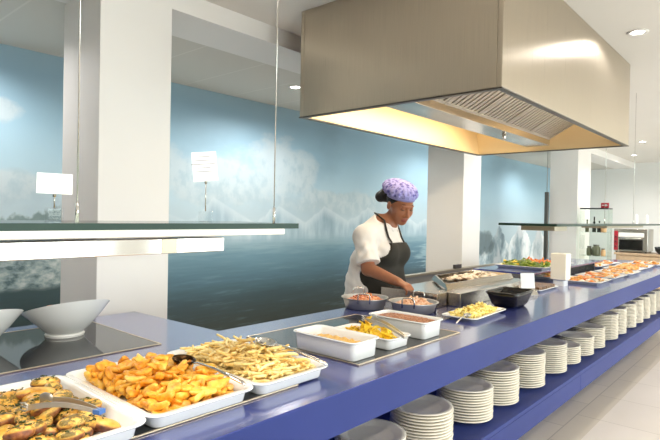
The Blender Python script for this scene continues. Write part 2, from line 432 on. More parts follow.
for i, (sx, n) in enumerate(stacks):
    for k in range(n):
        loc = (sx*.988+rng.uniform(-.0018, .0018), 1.242+rng.uniform(-.0018, .0018), .4485+k*.0132)
        w = ords[i]
        g = 'plates in the %s stack' % w
        top = k == n-1
        lab = ('topmost white plate of the %s stack on the blue shelf' if top else 'white plate within the %s stack on the blue shelf') % w
        if i in note: lab = lab + ', ' + note[i]
        else: lab += ' from the near end'
        if first: o = plate0; first = False
        else: o = plate0.copy(); COL.objects.link(o)
        o.location = loc; o.rotation_euler = (0, 0, rng.uniform(0, 6.28))
        tag(o, lab, 'plate', g)
        if top and 'group' in o: del o['group']

# ------------------------------------------------------------------ extractor hood
HX0, HX1, HY0, HY1, HZ0, HZ1 = 2.525, 5.15, 1.105, 2.505, 2.10, CZ-.001
hood = thing('extractor_hood', 'large box-shaped stainless steel extractor hood hanging over the cooking counter', 'extractor hood', (0, 0, 0))
T = .03
def hpanel(name, x0, x1, y0, y1, z0, z1, mat='hood_steel', bv=.003):
    b = B(); box(b, x0, x1, y0, y1, z0, z1); return finish(name, b, mat, hood, bevel=bv, seg=1)
hpanel('front_panel', HX0, HX1, HY0, HY0+T, HZ0, HZ1)
hpanel('rear_panel', HX0, HX1, HY1-T, HY1, HZ0, HZ1)
hpanel('end_panel', HX0, HX0+T, HY0+T, HY1-T, HZ0, HZ1)
hpanel('end_panel', HX1-T, HX1, HY0+T, HY1-T, HZ0, HZ1)
hpanel('roof_panel', HX0+T, HX1-T, HY0+T, HY1-T, 2.74, 2.76)
# dark trim lip around the opening
b = B()
for a in ((HX0-.004, HX1+.004, HY0-.004, HY0+.034), (HX0-.004, HX1+.004, HY1-.034, HY1+.004), (HX0-.004, HX0+.034, HY0+.034, HY1-.034), (HX1-.034, HX1+.004, HY0+.034, HY1-.034)): box(b, *a, HZ0-.008, HZ0)
finish('lip', b, 'dark_steel', hood, bevel=.002, seg=1)
# central gutter with drain nipple
b = B(); box(b, HX0+T, HX1-T-.12, 1.72, 1.93, 2.128, 2.18); gut = finish('grease_gutter', b, 'griddle_steel', hood, bevel=.003)
b = B(); cyl(b, (4.15, 1.79, 2.128), (4.15, 1.79, 2.085), .016, .013, 12); finish('drain_tap', b, 'chrome', gut, smooth=True)
# baffle filters on the customers' side: panels leaning from the gutter up to the front
fl = Vector((0, 1.74, 2.182)); fh = Vector((0, 1.17, 2.50)); dv = fh-fl; nn = Vector((0, -dv.z, dv.y)).normalized()
if nn.z > 0: nn = -nn
FX0, FX1 = HX0+T+.01, HX1-T-.13
nf = 5; fw_ = (FX1-FX0)/nf
for i in range(nf):
    x0 = FX0+i*fw_+.004; x1 = FX0+(i+1)*fw_-.004
    b = B()
    def slab(xa, xb, s0, s1, d0, d1):
        vs = []
        for x in (xa, xb):
            for s_, d_ in ((s0, d0), (s1, d0), (s1, d1), (s0, d1)): vs.append(b.verts.new(Vector((x, 0, 0))+fl+dv*s_+nn*d_))
        A, C = vs[:4], vs[4:]
        for k in range(4): b.faces.new((A[k], A[(k+1) % 4], C[(k+1) % 4], C[k]))
        b.faces.new(A[::-1]); b.faces.new(C)
    slab(x0, x1, 0, 1, -.03, -.022)
    slab(x0, x1, 0, .05, -.022, .012); slab(x0, x1, .95, 1, -.022, .012); slab(x0, x0+.022, .05, .95, -.022, .012); slab(x1-.022, x1, .05, .95, -.022, .012)
    nb = 8; pw = (x1-x0-.044)/nb
    for k in range(nb):
        xa = x0+.022+k*pw; slab(xa+pw*.16, xa+pw*.80, .05, .95, -.012, .004)
    f = finish('baffle_filter', b, 'filter_steel', hood)
    b = B(); slab((x0+x1)/2-.045, (x0+x1)/2+.045, .80, .87, .012, .02); finish('handle', b, 'brass_lip', f)
# inner lining
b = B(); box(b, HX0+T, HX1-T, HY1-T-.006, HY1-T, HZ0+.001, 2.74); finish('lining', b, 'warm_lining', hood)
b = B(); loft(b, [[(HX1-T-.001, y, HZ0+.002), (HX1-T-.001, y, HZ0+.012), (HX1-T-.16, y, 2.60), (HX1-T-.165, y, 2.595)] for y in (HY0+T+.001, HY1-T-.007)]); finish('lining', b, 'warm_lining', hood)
# striplight behind the gutter
b = B(); cyl(b, (HX0+.2, 2.06, 2.30), (HX1-.3, 2.06, 2.30), .018, seg=10); mt = Mat('warm_tube'); M['warm_tube'] = mt.emit((1, .74, .42, 1), 14.); finish('striplight', b, 'warm_tube', hood, smooth=True)
b = B(); cyl(b, (HX0+.2, HY0+.06, 2.18), (HX1-.3, HY0+.06, 2.18), .012, seg=10); finish('striplight', b, 'warm_tube', hood, smooth=True)  # unseen front tube added to light the filters and end lining

# ------------------------------------------------------------------ ceiling lights
def downlight(x, y, z, lab, r=.055):
    t = thing('recessed_downlight', lab, 'ceiling light', (x, y, z))
    b = B(); lathe(b, [(r*.78, .02), (r*.78, -.001), (r*1.25, -.001), (r*1.27, -.004), (r*1.2, -.007), (r*.82, -.005), (r*.70, .012)], 28); finish('trim_ring', b, 'white_paint', t, smooth=True)
    b = B(); lathe(b, [(0, -.0015), (r*.76, -.0015), (r*.76, .0), (0, .0)], 24); finish('lamp_lens', b, 'lamp_glow', t)
    return t
mt = Mat('lamp_glow'); M['lamp_glow'] = mt.emit((1, .95, .86, 1), 40.)
downlight(4.30, .88, CZ, 'small round ceiling downlight to the right of the steel hood')
downlight(12.29, 2.53, CZ, 'tiny round ceiling downlight at the far end above the wall')
downlight(3.63, 3.667, SZ, 'small round downlight in the lower ceiling, left of the hood')

# ------------------------------------------------------------------ suspended glass shelves with lamp housings
def glass_box(bm, x0, x1, y0, y1, z0, z1):
    box(bm, x0, x1, y0, y1, z0, z1)
    bm.normal_update()
    for f in bm.faces: f.material_index = 0 if abs(f.normal.z) > .5 else 1
GT = .016
def reflection_blocks(t, x0, x1):
    b = B(); L = t.location; box(b, x0-L.x, x1-L.x, 1.2285-L.y, 1.2299-L.y, 1.343-L.z, 1.379-L.z); finish('reflection_block', b, 'beige_metal', t)  # beige plates imitating mullion reflections on the chrome housing
def shelf(lab, x0, x1, y0, y1, zt, rods, houses):
    t = thing('glass_shelf', lab, 'shelf', ((x0+x1)/2, (y0+y1)/2, zt))
    L = t.location
    b = B(); glass_box(b, x0-L.x, x1-L.x, y0-L.y, y1-L.y, -GT, 0); finish('glass_panel', b, ['sheet_glass', 'glass_edge'], t)
    for x, y in rods:
        b = B(); cyl(b, (x-L.x, y-L.y, -.001), (x-L.x, y-L.y, CZ-L.z), .0018, seg=8); r_ = finish('hanging_rod', b, 'wire_steel', t, smooth=True)
        b = B(); cyl(b, (x-L.x, y-L.y, 0), (x-L.x, y-L.y, .05), .0045, seg=12); finish('ferrule', b, 'chrome', r_, smooth=True)
    for x0_, x1_, y0_, y1_, z0_, z1_, mt_ in houses:
        b = B(); box(b, x0_-L.x, x1_-L.x, y0_-L.y, y1_-L.y, z0_-L.z, z1_-L.z); finish('lamp_housing', b, mt_, t, bevel=.003)
    return t
plain('white_metal', (240, 236, 228), .3)
plain('beige_metal', (168, 160, 140), .3, .6)
near_shelf = shelf('long hanging glass shelf with bright lamp bars above the near food trays', -1.2, 1.215, 1.2, 1.52, 1.421, [(1.19, 1.29), (.585, 1.36)],
      [(-1.15, 1.17, 1.215, 1.40, 1.386, 1.4048, 'white_metal'), (-1.10, .945, 1.23, 1.38, 1.341, 1.381, 'chrome')])
reflection_blocks(near_shelf, .745, .79); reflection_blocks(near_shelf, .26, .34)
shelf('far hanging glass shelf above the distant food platters', 3.42, 7.60, 1.12, 1.50, 1.421, [(5.23, 1.3), (6.349, 1.3)],
      [(3.50, 3.74, 1.16, 1.38, 1.375, 1.4045, 'beige_metal'), (4.75, 6.1, 1.16, 1.36, 1.385, 1.4045, 'beige_metal')])
# ------------------------------------------------------------------ food materials
def food(name, stops, sc=40., rough=.5, bump=.5, det=4, spots=None, spot_amt=.5, sss=0.):
    m = Mat(name); co = m.coord()
    oi = m.n('ShaderNodeObjectInfo').outputs['Random']
    v = m.n('ShaderNodeVectorMath', operation='ADD'); m.put(v.inputs[0], co); m.put(v.inputs[1], m.comb(m.mul(oi, 13.), m.mul(oi, 7.), m.mul(oi, 29.)))
    v = v.outputs[0]
    n = m.noise(v, sc, det, .6)
    n = m.add(n, m.mul(m.sub(oi, .5), .22))
    col = m.ramp(n, [(p, lin(c)) for p, c in stops])
    if spots:
        s_ = m.smooth(m.noise(v, sc*2.6, 3), .58, .68, 0, spot_amt); col = m.mix(s_, col, lin(spots))
    nm = m.bump(m.noise(v, sc*2.2, 4), bump, .004)
    M[name] = m.pbr(col, rough, 0, nm, Specular_IOR_Level=.5)
    return M[name]
food('fry_food', [(.25, (238, 186, 96)), (.45, (252, 218, 136)), (.7, (255, 236, 172))], 26, .42, .25)
food('wedge_food', [(.22, (204, 118, 24)), (.42, (238, 164, 44)), (.58, (248, 192, 74)), (.78, (253, 214, 120))], 34, .38, .7, spots=(166, 72, 12), spot_amt=.45)
food('nacho_food', [(.25, (244, 182, 20)), (.5, (254, 214, 44)), (.75, (254, 222, 92))], 40, .45, .4)
food('rice_food', [(.3, (206, 140, 40)), (.5, (236, 182, 80)), (.7, (246, 214, 140))], 130, .5, .9)
food('mince_food', [(.3, (120, 66, 36)), (.5, (176, 112, 72)), (.7, (214, 160, 116))], 120, .45, .9)
food('stew_food', [(.3, (160, 66, 24)), (.5, (212, 112, 52)), (.66, (236, 170, 110)), (.8, (246, 220, 180))], 70, .35, .9)
food('pork_food', [(.3, (196, 128, 88)), (.5, (226, 170, 130)), (.7, (244, 214, 186))], 60, .4, .8)
food('cheese_food', [(.3, (238, 204, 96)), (.5, (251, 230, 136)), (.7, (254, 241, 178))], 40, .5, .4)
food('green_food', [(.3, (64, 92, 22)), (.5, (112, 138, 40)), (.7, (170, 180, 70))], 60, .45, .7)
food('carrot_food', [(.3, (206, 92, 20)), (.5, (240, 132, 36)), (.7, (250, 172, 84))], 60, .45, .7)
food('bake_food', [(.25, (186, 110, 40)), (.45, (226, 152, 66)), (.6, (242, 188, 108)), (.78, (250, 222, 168))], 55, .42, .7, spots=(250, 226, 190), spot_amt=.5)
food('white_food', [(.3, (206, 184, 154)), (.5, (236, 222, 202)), (.7, (250, 242, 230))], 60, .45, .7)
food('brown_food', [(.3, (62, 42, 28)), (.5, (104, 76, 52)), (.7, (150, 116, 84))], 60, .45, .7)
food('herb_food', [(.3, (34, 44, 14)), (.5, (62, 74, 26)), (.7, (104, 108, 48))], 90, .6, .9)
# baked potato half: brown skin beneath, golden cut face, charred herb crust
m = Mat('potato_food'); co = m.coord(); oi = m.n('ShaderNodeObjectInfo').outputs['Random']
v = m.n('ShaderNodeVectorMath', operation='ADD'); m.put(v.inputs[0], co); m.put(v.inputs[1], m.comb(m.mul(oi, 13.), m.mul(oi, 7.), m.mul(oi, 29.))); v = v.outputs[0]
z_ = m.xyz(co)[2]
flesh = m.ramp(m.noise(v, 40, 4), [(.3, lin(206, 142, 44)), (.5, lin(238, 184, 78)), (.7, lin(248, 212, 120))])
skin = m.ramp(m.noise(v, 50, 4), [(.3, lin(84, 46, 32)), (.5, lin(134, 78, 48)), (.7, lin(190, 136, 76))])
col = m.mix(m.smooth(z_, .000, .007), skin, flesh)
hm = m.mul(m.smooth(m.noise(v, 34, 5, .75), .45, .54), m.smooth(z_, .003, .007))
hm = m.mul(hm, m.smooth(oi, .1, .4))
col = m.mix(m.mul(hm, .85), col, m.ramp(m.noise(v, 160, 2), [(.35, lin(38, 38, 14)), (.6, lin(98, 92, 40))]))
M['potato_food'] = m.pbr(col, .42, 0, m.bump(m.noise(v, 90, 4), .5, .004))

# ------------------------------------------------------------------ piece meshes and heaping
def np_mesh(name, bm, mat, smooth=True):
    me = bpy.data.meshes.new(name); bmesh.ops.recalc_face_normals(bm, faces=bm.faces[:]); bm.to_mesh(me); bm.free(); me.materials.append(M[mat])
    for f in me.polygons: f.use_smooth = smooth
    return me
def lump(seed, sx, sy, sz, am=.25, sub=3, bend=.0, taper=0., flat=0., blunt=0.):
    rr = np.random.RandomState(seed); b = B(); bmesh.ops.create_icosphere(b, subdivisions=sub, radius=1.)
    k = rr.randn(7, 3)*1.6; p = rr.rand(7)*6.28; a = rr.rand(7)
    for v in b.verts:
        c = np.array(v.co); d = 1+am*float((a*np.sin(k@c+p)).sum())/3.
        x, y, z = c*d
        if flat: z = z if z < flat else flat+(z-flat)*.15
        tp = 1-taper*abs(x)**1.5
        if blunt: tp *= min(1.7, max(1-x*x, .02)**-blunt)
        v.co = (x*sx, y*sy*tp, (z*tp)*sz+bend*(x*x-.4))
    return b
def fry_bm(seed, L, w):
    rr = np.random.RandomState(seed); b = B(); n = 7; loops = []
    b1, b2 = rr.uniform(-.012, .012), rr.uniform(-.006, .006)
    for i in range(n):
        t = i/(n-1)*2-1; ww = w*(1-.22*abs(t)**4)*(1+.08*rr.randn())/2
        cy, cz = b1*(t*t-.4), b2*(t*t-.4)
        tw = .25*t*rr.randn()
        q = [(-1, -.55), (-.55, -1), (.55, -1), (1, -.55), (1, .55), (.55, 1), (-.55, 1), (-1, .55)]
        loops.append([(t*L/2, cy+ww*(u*cos(tw)-v_*sin(tw)), cz+ww*(u*sin(tw)+v_*cos(tw))) for u, v_ in q])
    loft(b, loops); return b
class Heap:
    """height-field packing: each piece is dropped on what already lies in the dish"""
    def __init__(s, cx, cy, w, d, z0, res=.004):
        s.cx, s.cy, s.w, s.d, s.res = cx, cy, w, d, res
        s.nx, s.ny = int(w/res)+2, int(d/res)+2; s.H = np.full((s.nx, s.ny), z0)
    def put(s, me, x, y, rot, sc, sink):
        vs = s._v(me); R = np.array(rot.to_matrix()); p = vs@R.T*sc
        lo = p.min(0); hi = p.max(0)
        x = min(max(x, -s.w/2-lo[0]), s.w/2-hi[0]); y = min(max(y, -s.d/2-lo[1]), s.d/2-hi[1])
        ix = np.clip(((p[:, 0]+x+s.w/2)/s.res).astype(int), 0, s.nx-1); iy = np.clip(((p[:, 1]+y+s.d/2)/s.res).astype(int), 0, s.ny-1)
        bot = p[:, 2] < (lo[2]+hi[2])/2
        z = np.quantile((s.H[ix, iy]-p[:, 2])[bot], 1-sink)
        z = max(z, s.H.min()-lo[2])
        for dx in (0, 1):
            for dy in (0, 1):
                jx, jy = np.clip(ix+dx, 0, s.nx-1), np.clip(iy+dy, 0, s.ny-1)
                np.maximum.at(s.H, (jx, jy), p[:, 2]+z)
        return (s.cx+x, s.cy+y, z)
    cache = {}
    def _v(s, me):
        if me.name not in s.cache:
            a = np.empty(len(me.vertices)*3); me.vertices.foreach_get('co', a); s.cache[me.name] = a.reshape(-1, 3)
        return s.cache[me.name]
    def top(s, x, y, r=.03):
        i, j, k = int((x-s.cx+s.w/2)/s.res), int((y-s.cy+s.d/2)/s.res), int(r/s.res)
        return s.H[max(0, i-k):i+k+1, max(0, j-k):j+k+1].max()
    def low_spot(s, rnd, margin=.02, power=1.):
        """a random place, preferring where the heap is lowest"""
        best = None
        for _ in range(5):
            x = rnd.uniform(-s.w/2+margin, s.w/2-margin); y = rnd.uniform(-s.d/2+margin, s.d/2-margin)
            h = s.H[int((x+s.w/2)/s.res), int((y+s.d/2)/s.res)]
            if best is None or h < best[0]: best = (h, x, y)
        return best[1], best[2]
def spread(name, label, cat, group, meshes, n, heap, sink=.35, tilt=.35, sc=(.85, 1.15), seed=1, centre=0., spot='low', yaw=None):
    r_ = random.Random(seed); out = []
    for k in range(n):
        me = meshes[k % len(meshes)]
        o = bpy.data.objects.new(name, me); COL.objects.link(o)
        rot = Euler((r_.gauss(0, tilt), r_.gauss(0, tilt*.8), r_.uniform(0, 6.28) if yaw is None else yaw+r_.gauss(0, .5)))
        if r_.random() < centre:
            x, y = r_.gauss(0, heap.w*.2), r_.gauss(0, heap.d*.22)
        else: x, y = heap.low_spot(r_)
        s_ = r_.uniform(*sc); o.location = heap.put(me, x, y, rot, s_, sink); o.rotation_euler = rot; o.scale = (s_,)*3
        tag(o, label, cat, group); out.append(o)
    return out

# ------------------------------------------------------------------ warming plates let into the worktop
def hotplate(lab, x0, x1, y0, y1):
    t = thing('warming_plate', lab, 'hot plate', ((x0+x1)/2, (y0+y1)/2, .9004)); cx, cy = t.location.x, t.location.y
    b = B(); box(b, x0-cx+.008, x1-cx-.008, y0-cy+.008, y1-cy-.008, 0, .004); finish('glass_top', b, 'hot_glass', t)
    b = B()
    for a in ((x0, x1, y0, y0+.008), (x0, x1, y1-.008, y1), (x0, x0+.008, y0+.008, y1-.008), (x1-.008, x1, y0+.008, y1-.008)): box(b, a[0]-cx, a[1]-cx, a[2]-cy, a[3]-cy, 0, .0052)
    finish('metal_edge', b, 'brass_lip', t, bevel=.001, seg=1)
    return t
hotplate('dark glass hot plate at the back left, under the two white salad bowls', -.25, 1.197, 1.965, 2.614)
hotplate('dark glass hot plate under the three deep white dishes', 1.53, 2.31, 1.19, 1.825)
hotplate('dark glass hot plate beneath the big flat trays of potatoes and fries', -.2, 1.218, 1.19, 1.8)

# ------------------------------------------------------------------ the three big trays
ZP = .9046
def tray(lab, cx, cy, w=.335, d=.53, h=.042, z=ZP, name='serving_tray', mat='porcelain', cat='tray', taper=.012, lip=.02, r=.03, rz=0., seg=2):
    b = B(); dish_mesh(b, w, d, h, lip=lip, r=r, taper=taper)
    o = finish(name, b, mat, None, smooth=True, loc=(cx, cy, z)); o.rotation_euler = (0, 0, rz)
    for e in o.data.polygons: e.use_smooth = True
    w_ = o.modifiers.new('ws', 'EDGE_SPLIT'); w_.split_angle = radians(50)
    return tag(o, lab, cat)
tray('flat white tray of herb-topped potatoes at the near left corner', .517, 1.425, d=.54)
tray('flat white tray of orange potato wedges, the middle of three', .858, 1.43, w=.345)
tray('flat white tray heaped with french fries', 1.196, 1.43, w=.325)

# potatoes with herbs
pm = []
for s_ in range(6):
    b = lump(20+s_, .031+.004*(s_ % 3), .025+.003*(s_ % 2), .018, .3, 3, flat=.62); pm.append(np_mesh('potato_half', b, 'potato_food'))
hp = Heap(.513, 1.42, .268, .45, ZP+.006)
pots = spread('baked_potato_half', 'baked potato half with a herb crust on the near left tray', 'potato', 'herb potatoes on the near left tray', pm, 66, hp, sink=.68, tilt=.2, seed=3)
# herb flakes baked onto some potatoes are a part of their potato
fr_ = random.Random(5)
b = B()
for k in range(9):
    x, y = fr_.uniform(-.026, .026), fr_.uniform(-.015, .015); a = fr_.uniform(0, 6.28); l = fr_.uniform(.003, .006)
    vs = [b.verts.new((x+l*cos(a+q)*(1 if q in (0, pi) else .45), y+l*sin(a+q)*(1 if q in (0, pi) else .45), .0125+.002*zz+fr_.uniform(0, .002))) for zz in (0, 1) for q in (0, pi/2, pi, 3*pi/2)]
    for i in range(4): b.faces.new((vs[i], vs[(i+1) % 4], vs[4+(i+1) % 4], vs[4+i]))
    b.faces.new(vs[3::-1]); b.faces.new(vs[4:])
hm_ = np_mesh('herb_flakes', b, 'herb_food', False)
for k, o in enumerate(pots):
    if k % 2 == 0:
        h_ = bpy.data.objects.new('herb_flakes', hm_); link(h_, o)
# wedges
wm = []
for s_ in range(8):
    b = lump(60+s_, .025+.005*(s_ % 3), .0115+.003*(s_ % 2), .0092, .62, 3, bend=.006*(s_ % 3-.6), taper=.1, blunt=.22); wm.append(np_mesh('potato_wedge', b, 'wedge_food'))
hw = Heap(.862, 1.43, .276, .464, ZP+.006)
spread('potato_wedge', 'orange fried potato wedge in the heap on the middle flat tray', 'potato wedge', 'potato wedges on the middle tray', wm, 290, hw, sink=.66, tilt=.4, seed=4, centre=.3)
# fries: a lower layer nobody could count, then single ones
fm = [np_mesh('french_fry', fry_bm(80+s_, .050+.006*(s_ % 4), .0085), 'fry_food') for s_ in range(8)]
hf = Heap(1.197, 1.43, .258, .462, ZP+.006)
r_ = random.Random(9); b = B()
for k in range(420):
    me = fm[k % 8]; rot = Euler((r_.gauss(0, .3), r_.gauss(0, .22), r_.uniform(0, 6.28)))
    x, y = (r_.gauss(0, .055), r_.gauss(0, .1)) if r_.random() < .45 else hf.low_spot(r_)
    loc = hf.put(me, x, y, rot, 1., .6)
    tmp = bmesh.new(); tmp.from_mesh(me); tmp.transform(Matrix.Translation(loc) @ rot.to_matrix().to_4x4())
    vm = {v: b.verts.new(v.co) for v in tmp.verts}
    for f in tmp.faces: b.faces.new([vm[v] for v in f.verts])
    tmp.free()
me = np_mesh('fries', b, 'fry_food'); o = bpy.data.objects.new('french_fries', me); COL.objects.link(o)
tag(o, 'lower layers of the french fries heaped in the third flat tray', 'french fries', None, 'stuff')
spread('french_fry', 'golden french fry on top of the heap in the third flat tray', 'french fry', 'french fries on the flat tray', fm, 290, hf, sink=.47, tilt=.22, seed=6, centre=.42)

# ------------------------------------------------------------------ serving utensils
def spoon(lab, head, tail, r=.03, mat='chrome', hmat=None, hr=.0045):
    """round-bowled serving spoon from its bowl (head) to the end of its handle (tail)"""
    head, tail = Vector(head), Vector(tail); d = (tail-head); L = d.length; d.normalize()
    t = thing('serving_spoon', lab, 'spoon', head)
    side = d.cross(Vector((0, 0, 1))).normalized(); up = side.cross(d).normalized()
    b = B(); n, k = 8, 24; rings = []
    for t_ in (0, .003):
        for i in range(n+1):
            a = i/n*pi*.42; rr = sin(a)/sin(pi*.42)*(r-t_*.5); zz = -cos(a)*r*.75+cos(pi*.42)*r*.75+t_
            rings.append((rr, zz))
    outer = rings[:n+1]; inner = rings[n+1:][::-1]
    prev = None; first_ = None
    allr = []
    for rr, zz in outer+inner:
        if rr < 1e-6: allr.append([b.verts.new(up*zz)])
        else: allr.append([b.verts.new(d*(rr*cos(2*pi*j/k)*1.2)+side*(rr*sin(2*pi*j/k))+up*zz) for j in range(k)])
    for A, C in zip(allr, allr[1:]):
        for j in range(k):
            vs = []
            for v_ in (A[j % len(A)], A[(j+1) % len(A)], C[(j+1) % len(C)], C[j % len(C)]):
                if v_ not in vs: vs.append(v_)
            if len(vs) > 2: b.faces.new(vs)
    finish('spoon_bowl', b, mat, t, smooth=True)
    b = B(); pts = [d*(r*1.15)+up*-.001, d*(r*1.15+.02)+up*.006, d*(L*.5)+up*.010, d*(L-.01)+up*.004, d*L]
    tube(b, pts, [hr*.8, hr*.8, hr, hr*1.35, hr*1.1], 10, flat=.6); finish('handle', b, hmat or mat, t, smooth=True)
    return t
def tongs(lab, tip, end, spreadw=.03, mat='chrome', lift=.0, grip=None):
    """two-armed serving tongs: a scalloped spoon end on one arm, a fork end on the other"""
    tip, end = Vector(tip), Vector(end); d = end-tip; L = d.length; d.normalize()
    t = thing('serving_tongs', lab, 'tongs', tip)
    side = d.cross(Vector((0, 0, 1))).normalized(); up = side.cross(d).normalized()
    for s_ in (-1, 1):
        b = B(); pts = []; n = 12
        for i in range(n+1):
            u = i/n; w = spreadw*(1-u)**.8*.5+.003
            pts.append(d*(u*L)+side*(s_*w)+up*(.006+.012*sin(u*pi)*(1 if s_ > 0 else .7)))
        A = []
        for i, p in enumerate(pts):
            u = i/n; hw_ = .0075-.002*u; th = .0012
            A.append([b.verts.new(p+up*a*hw_*.9+side*c*th) for a, c in ((-1, -1), (1, -1), (1, 1), (-1, 1))])
        for i in range(n):
            for q in range(4): b.faces.new((A[i][q], A[i][(q+1) % 4], A[i+1][(q+1) % 4], A[i+1][q]))
        b.faces.new(A[0][::-1]); b.faces.new(A[-1]); arm = finish('arm', b, mat, t, smooth=False)
        b = B(); c = pts[0]
        if s_ < 0:
            bmesh.ops.create_uvsphere(b, u_segments=14, v_segments=8, radius=1.)
            for v in b.verts: v.co = c-d*.012+d*(v.co.x*.026)+side*(v.co.y*.006)+up*(v.co.z*.017)
            finish('spoon_end', b, mat, arm, smooth=True)
        else:
            for q in (-1, 0, 1): tube(b, [c+up*q*.004, c-d*.012+up*q*.009, c-d*.032+up*q*.008-side*.004], [.0026, .0026, .0012], 6)
            finish('fork_end', b, mat, arm, smooth=True)
    b = B(); c = d*L+up*.006; w = .0035
    box(b, -.010, .010, -.0095, .0095, -.005, .005)
    R_ = Matrix((d, side, up)).transposed()
    for v in b.verts: v.co = R_ @ v.co + c
    finish('hinge_band', b, grip or mat, t)
    return t
plain('tongs_steel', (190, 190, 188), .3, .8)
tongs('steel serving tongs lying open on the herb potatoes', (.505, 1.365, .975), (.568, 1.19, .985), .055, 'tongs_steel', grip='grip_blue')
spoon('dark bronze serving spoon with bright handle on the edge of the potato wedges', (.957, 1.44, hw.top(.957, 1.44, .02)+.004), (.990, 1.183, .957), .034, 'bronze', 'chrome', .006)
spoon('clear-topped steel serving spoon at the back of the fries', (1.262, 1.395, hf.top(1.262, 1.395, .02)+.004), (1.308, 1.150, .957), .036, 'chrome', 'chrome', .006)

# ------------------------------------------------------------------ deep dishes on the second hot plate
def deep(lab, cx, w, d, h, cy=1.375, cat='dish'): return tray(lab, cx, cy, w, d, h, name='deep_dish', taper=.010, lip=.012, r=.024, cat=cat)
deep('deep white dish part filled with yellow rice, nearest of three on hot plate', 1.612, .178, .335, .074)
deep('shallower white dish of yellow corn chips between two deep dishes', 1.848, .172, .325, .048)
deep('deep white dish filled to the rim with brown beans', 2.115, .176, .33, .078)
def fill(name, lab, cat, cx, cy, w, d, h, base, mat, seed, rough=.006, n=30, fr=30., rz=0.):
    b = B(); dome(b, w, d, h, seed, n, base=0, rough=rough, fr=fr)
    o = finish(name, b, mat, None, smooth=True, loc=(cx, cy, base)); o.rotation_euler = (0, 0, rz)
    return tag(o, lab, cat, None, 'stuff')
fill('yellow_rice', 'yellow rice lying in the nearest deep white dish', 'rice', 1.612, 1.375, .136, .286, .018, ZP+.036, 'rice_food', 1, .006)
fill('brown_beans', 'brown beans filling the far deep white dish', 'beans', 2.115, 1.375, .142, .296, .012, ZP+.064, 'mince_food', 2, .005, 44, 60.)
nm_ = []
for s_ in range(5):
    b = B(); r0 = random.Random(s_); a0 = r0.uniform(0, 1)
    top = [(.026*cos(a0+q*2.094)*(1+.1*r0.random()), .026*sin(a0+q*2.094), .004*sin(q*3)) for q in range(3)]
    loops = []
    ring = []
    for q in range(3):
        p, q2 = Vector(top[q]), Vector(top[(q+1) % 3])
        for u in (.0, .12, .5, .88): ring.append(p.lerp(q2, u)+Vector((0, 0, .006*sin(u*pi))))
    loft(b, [[(x, y, z) for x, y, z in ring], [(x*.98, y*.98, z+.003) for x, y, z in ring]]); nm_.append(np_mesh('corn_chip', b, 'nacho_food', False))
hn = Heap(1.848, 1.375, .132, .28, ZP+.012)
spread('corn_chip', 'yellow corn chip heaped in the shallower white dish', 'corn chip', 'corn chips in the middle dish', nm_, 70, hn, sink=.45, tilt=.6, seed=8, centre=.3)
tongs('steel tongs lying across the corn chips with handle over the rim', (1.90, 1.42, .985), (1.80, 1.17, .962), .05, 'tongs_steel')

# cheese plate
t = tray('small white platter of pale grated cheese by black bowl', 2.80, 1.355, .46, .21, .022, z=.9004, name='cheese_platter', cat='platter', taper=.02, lip=.022, r=.02, rz=.05)
cm = [np_mesh('cheese_strip', lump(140+s_, .019, .008, .007, .45, 2, bend=.006), 'cheese_food') for s_ in range(5)]
hc = Heap(2.80, 1.355, .40, .165, .907)
spread('cheese_strip', 'pale yellow cheese strip heaped on the small platter', 'cheese', 'cheese strips on the small platter', cm, 230, hc, sink=.55, tilt=.3, seed=12, centre=.4)
spoon('small steel spoon resting on the near rim of cheese platter', (2.60, 1.30, .936), (2.42, 1.27, .918), .02, 'tongs_steel', 'tongs_steel', .0035)
# black square bowl
t = thing('square_bowl', 'black square bowl with flared sides beside the cheese platter', 'bowl', (3.26, 1.345, .9004), .03)
b = B()
def sq(w, z, r): return [(x, y, z) for x, y in rrect(w*1.32, w*.86, r, 5)]
loft(b, [sq(.15, 0, .03), sq(.185, .02, .035), sq(.215, .07, .03), sq(.235, .098, .02), sq(.225, .1, .02), sq(.203, .07, .03), sq(.17, .02, .03), sq(.13, .008, .03)])
o = finish('bowl_body', b, 'black_ceramic', t, smooth=True)
fill('dark_sauce', 'dark glossy sauce in the black square bowl', 'sauce', 3.26, 1.345, .25, .16, .004, .966, 'black_ceramic', 5, .002, 14, rz=.03)

# ------------------------------------------------------------------ salad bowls with slanted rims on the back hot plate
def salad_bowl(x, y, lab):
    t = thing('salad_bowl', lab, 'bowl', (x, y, ZP))
    n = 56; b = B()
    prof = [(.0, .004), (.064, .004), (.068, .0), (.078, .0), (.080, .008), (.074, .014), (.100, .040), (.135, .075), (.175, .118)]
    inn = [(.168, .118), (.128, .080), (.095, .048), (.06, .024), (0, .020)]
    rings = []
    for r_, z in prof+inn:
        ring = []
        for k in range(n if r_ > 1e-6 else 1):
            a = 2*pi*k/n; cx_, sy_ = r_*cos(a), r_*sin(a)
            right = (cx_*.66-sy_*.75)/.175; cam_ = (-cx_*.55-sy_*.83)/.175
            f = max(0, (z-.014)/.104)
            zz = z+f*f*(.030*right+.036*cam_); ring.append(b.verts.new((cx_*(1+.04*right*f), sy_*(1+.0*f), zz)))
        rings.append(ring)
    for A, C in zip(rings, rings[1:]):
        for k in range(n):
            vs = []
            for v_ in (A[k % len(A)], A[(k+1) % len(A)], C[(k+1) % len(C)], C[k % len(C)]):
                if v_ not in vs: vs.append(v_)
            if len(vs) > 2: b.faces.new(vs)
    o = finish('bowl_body', b, 'porcelain', t, smooth=True); m_ = o.modifiers.new('es', 'EDGE_SPLIT'); m_.split_angle = radians(48)
    return t
salad_bowl(.985, 2.395, 'white flared bowl with slanted rim, whole one of two on the back hot plate')
salad_bowl(.630, 2.40, 'white flared bowl cut by the left edge of the photo')
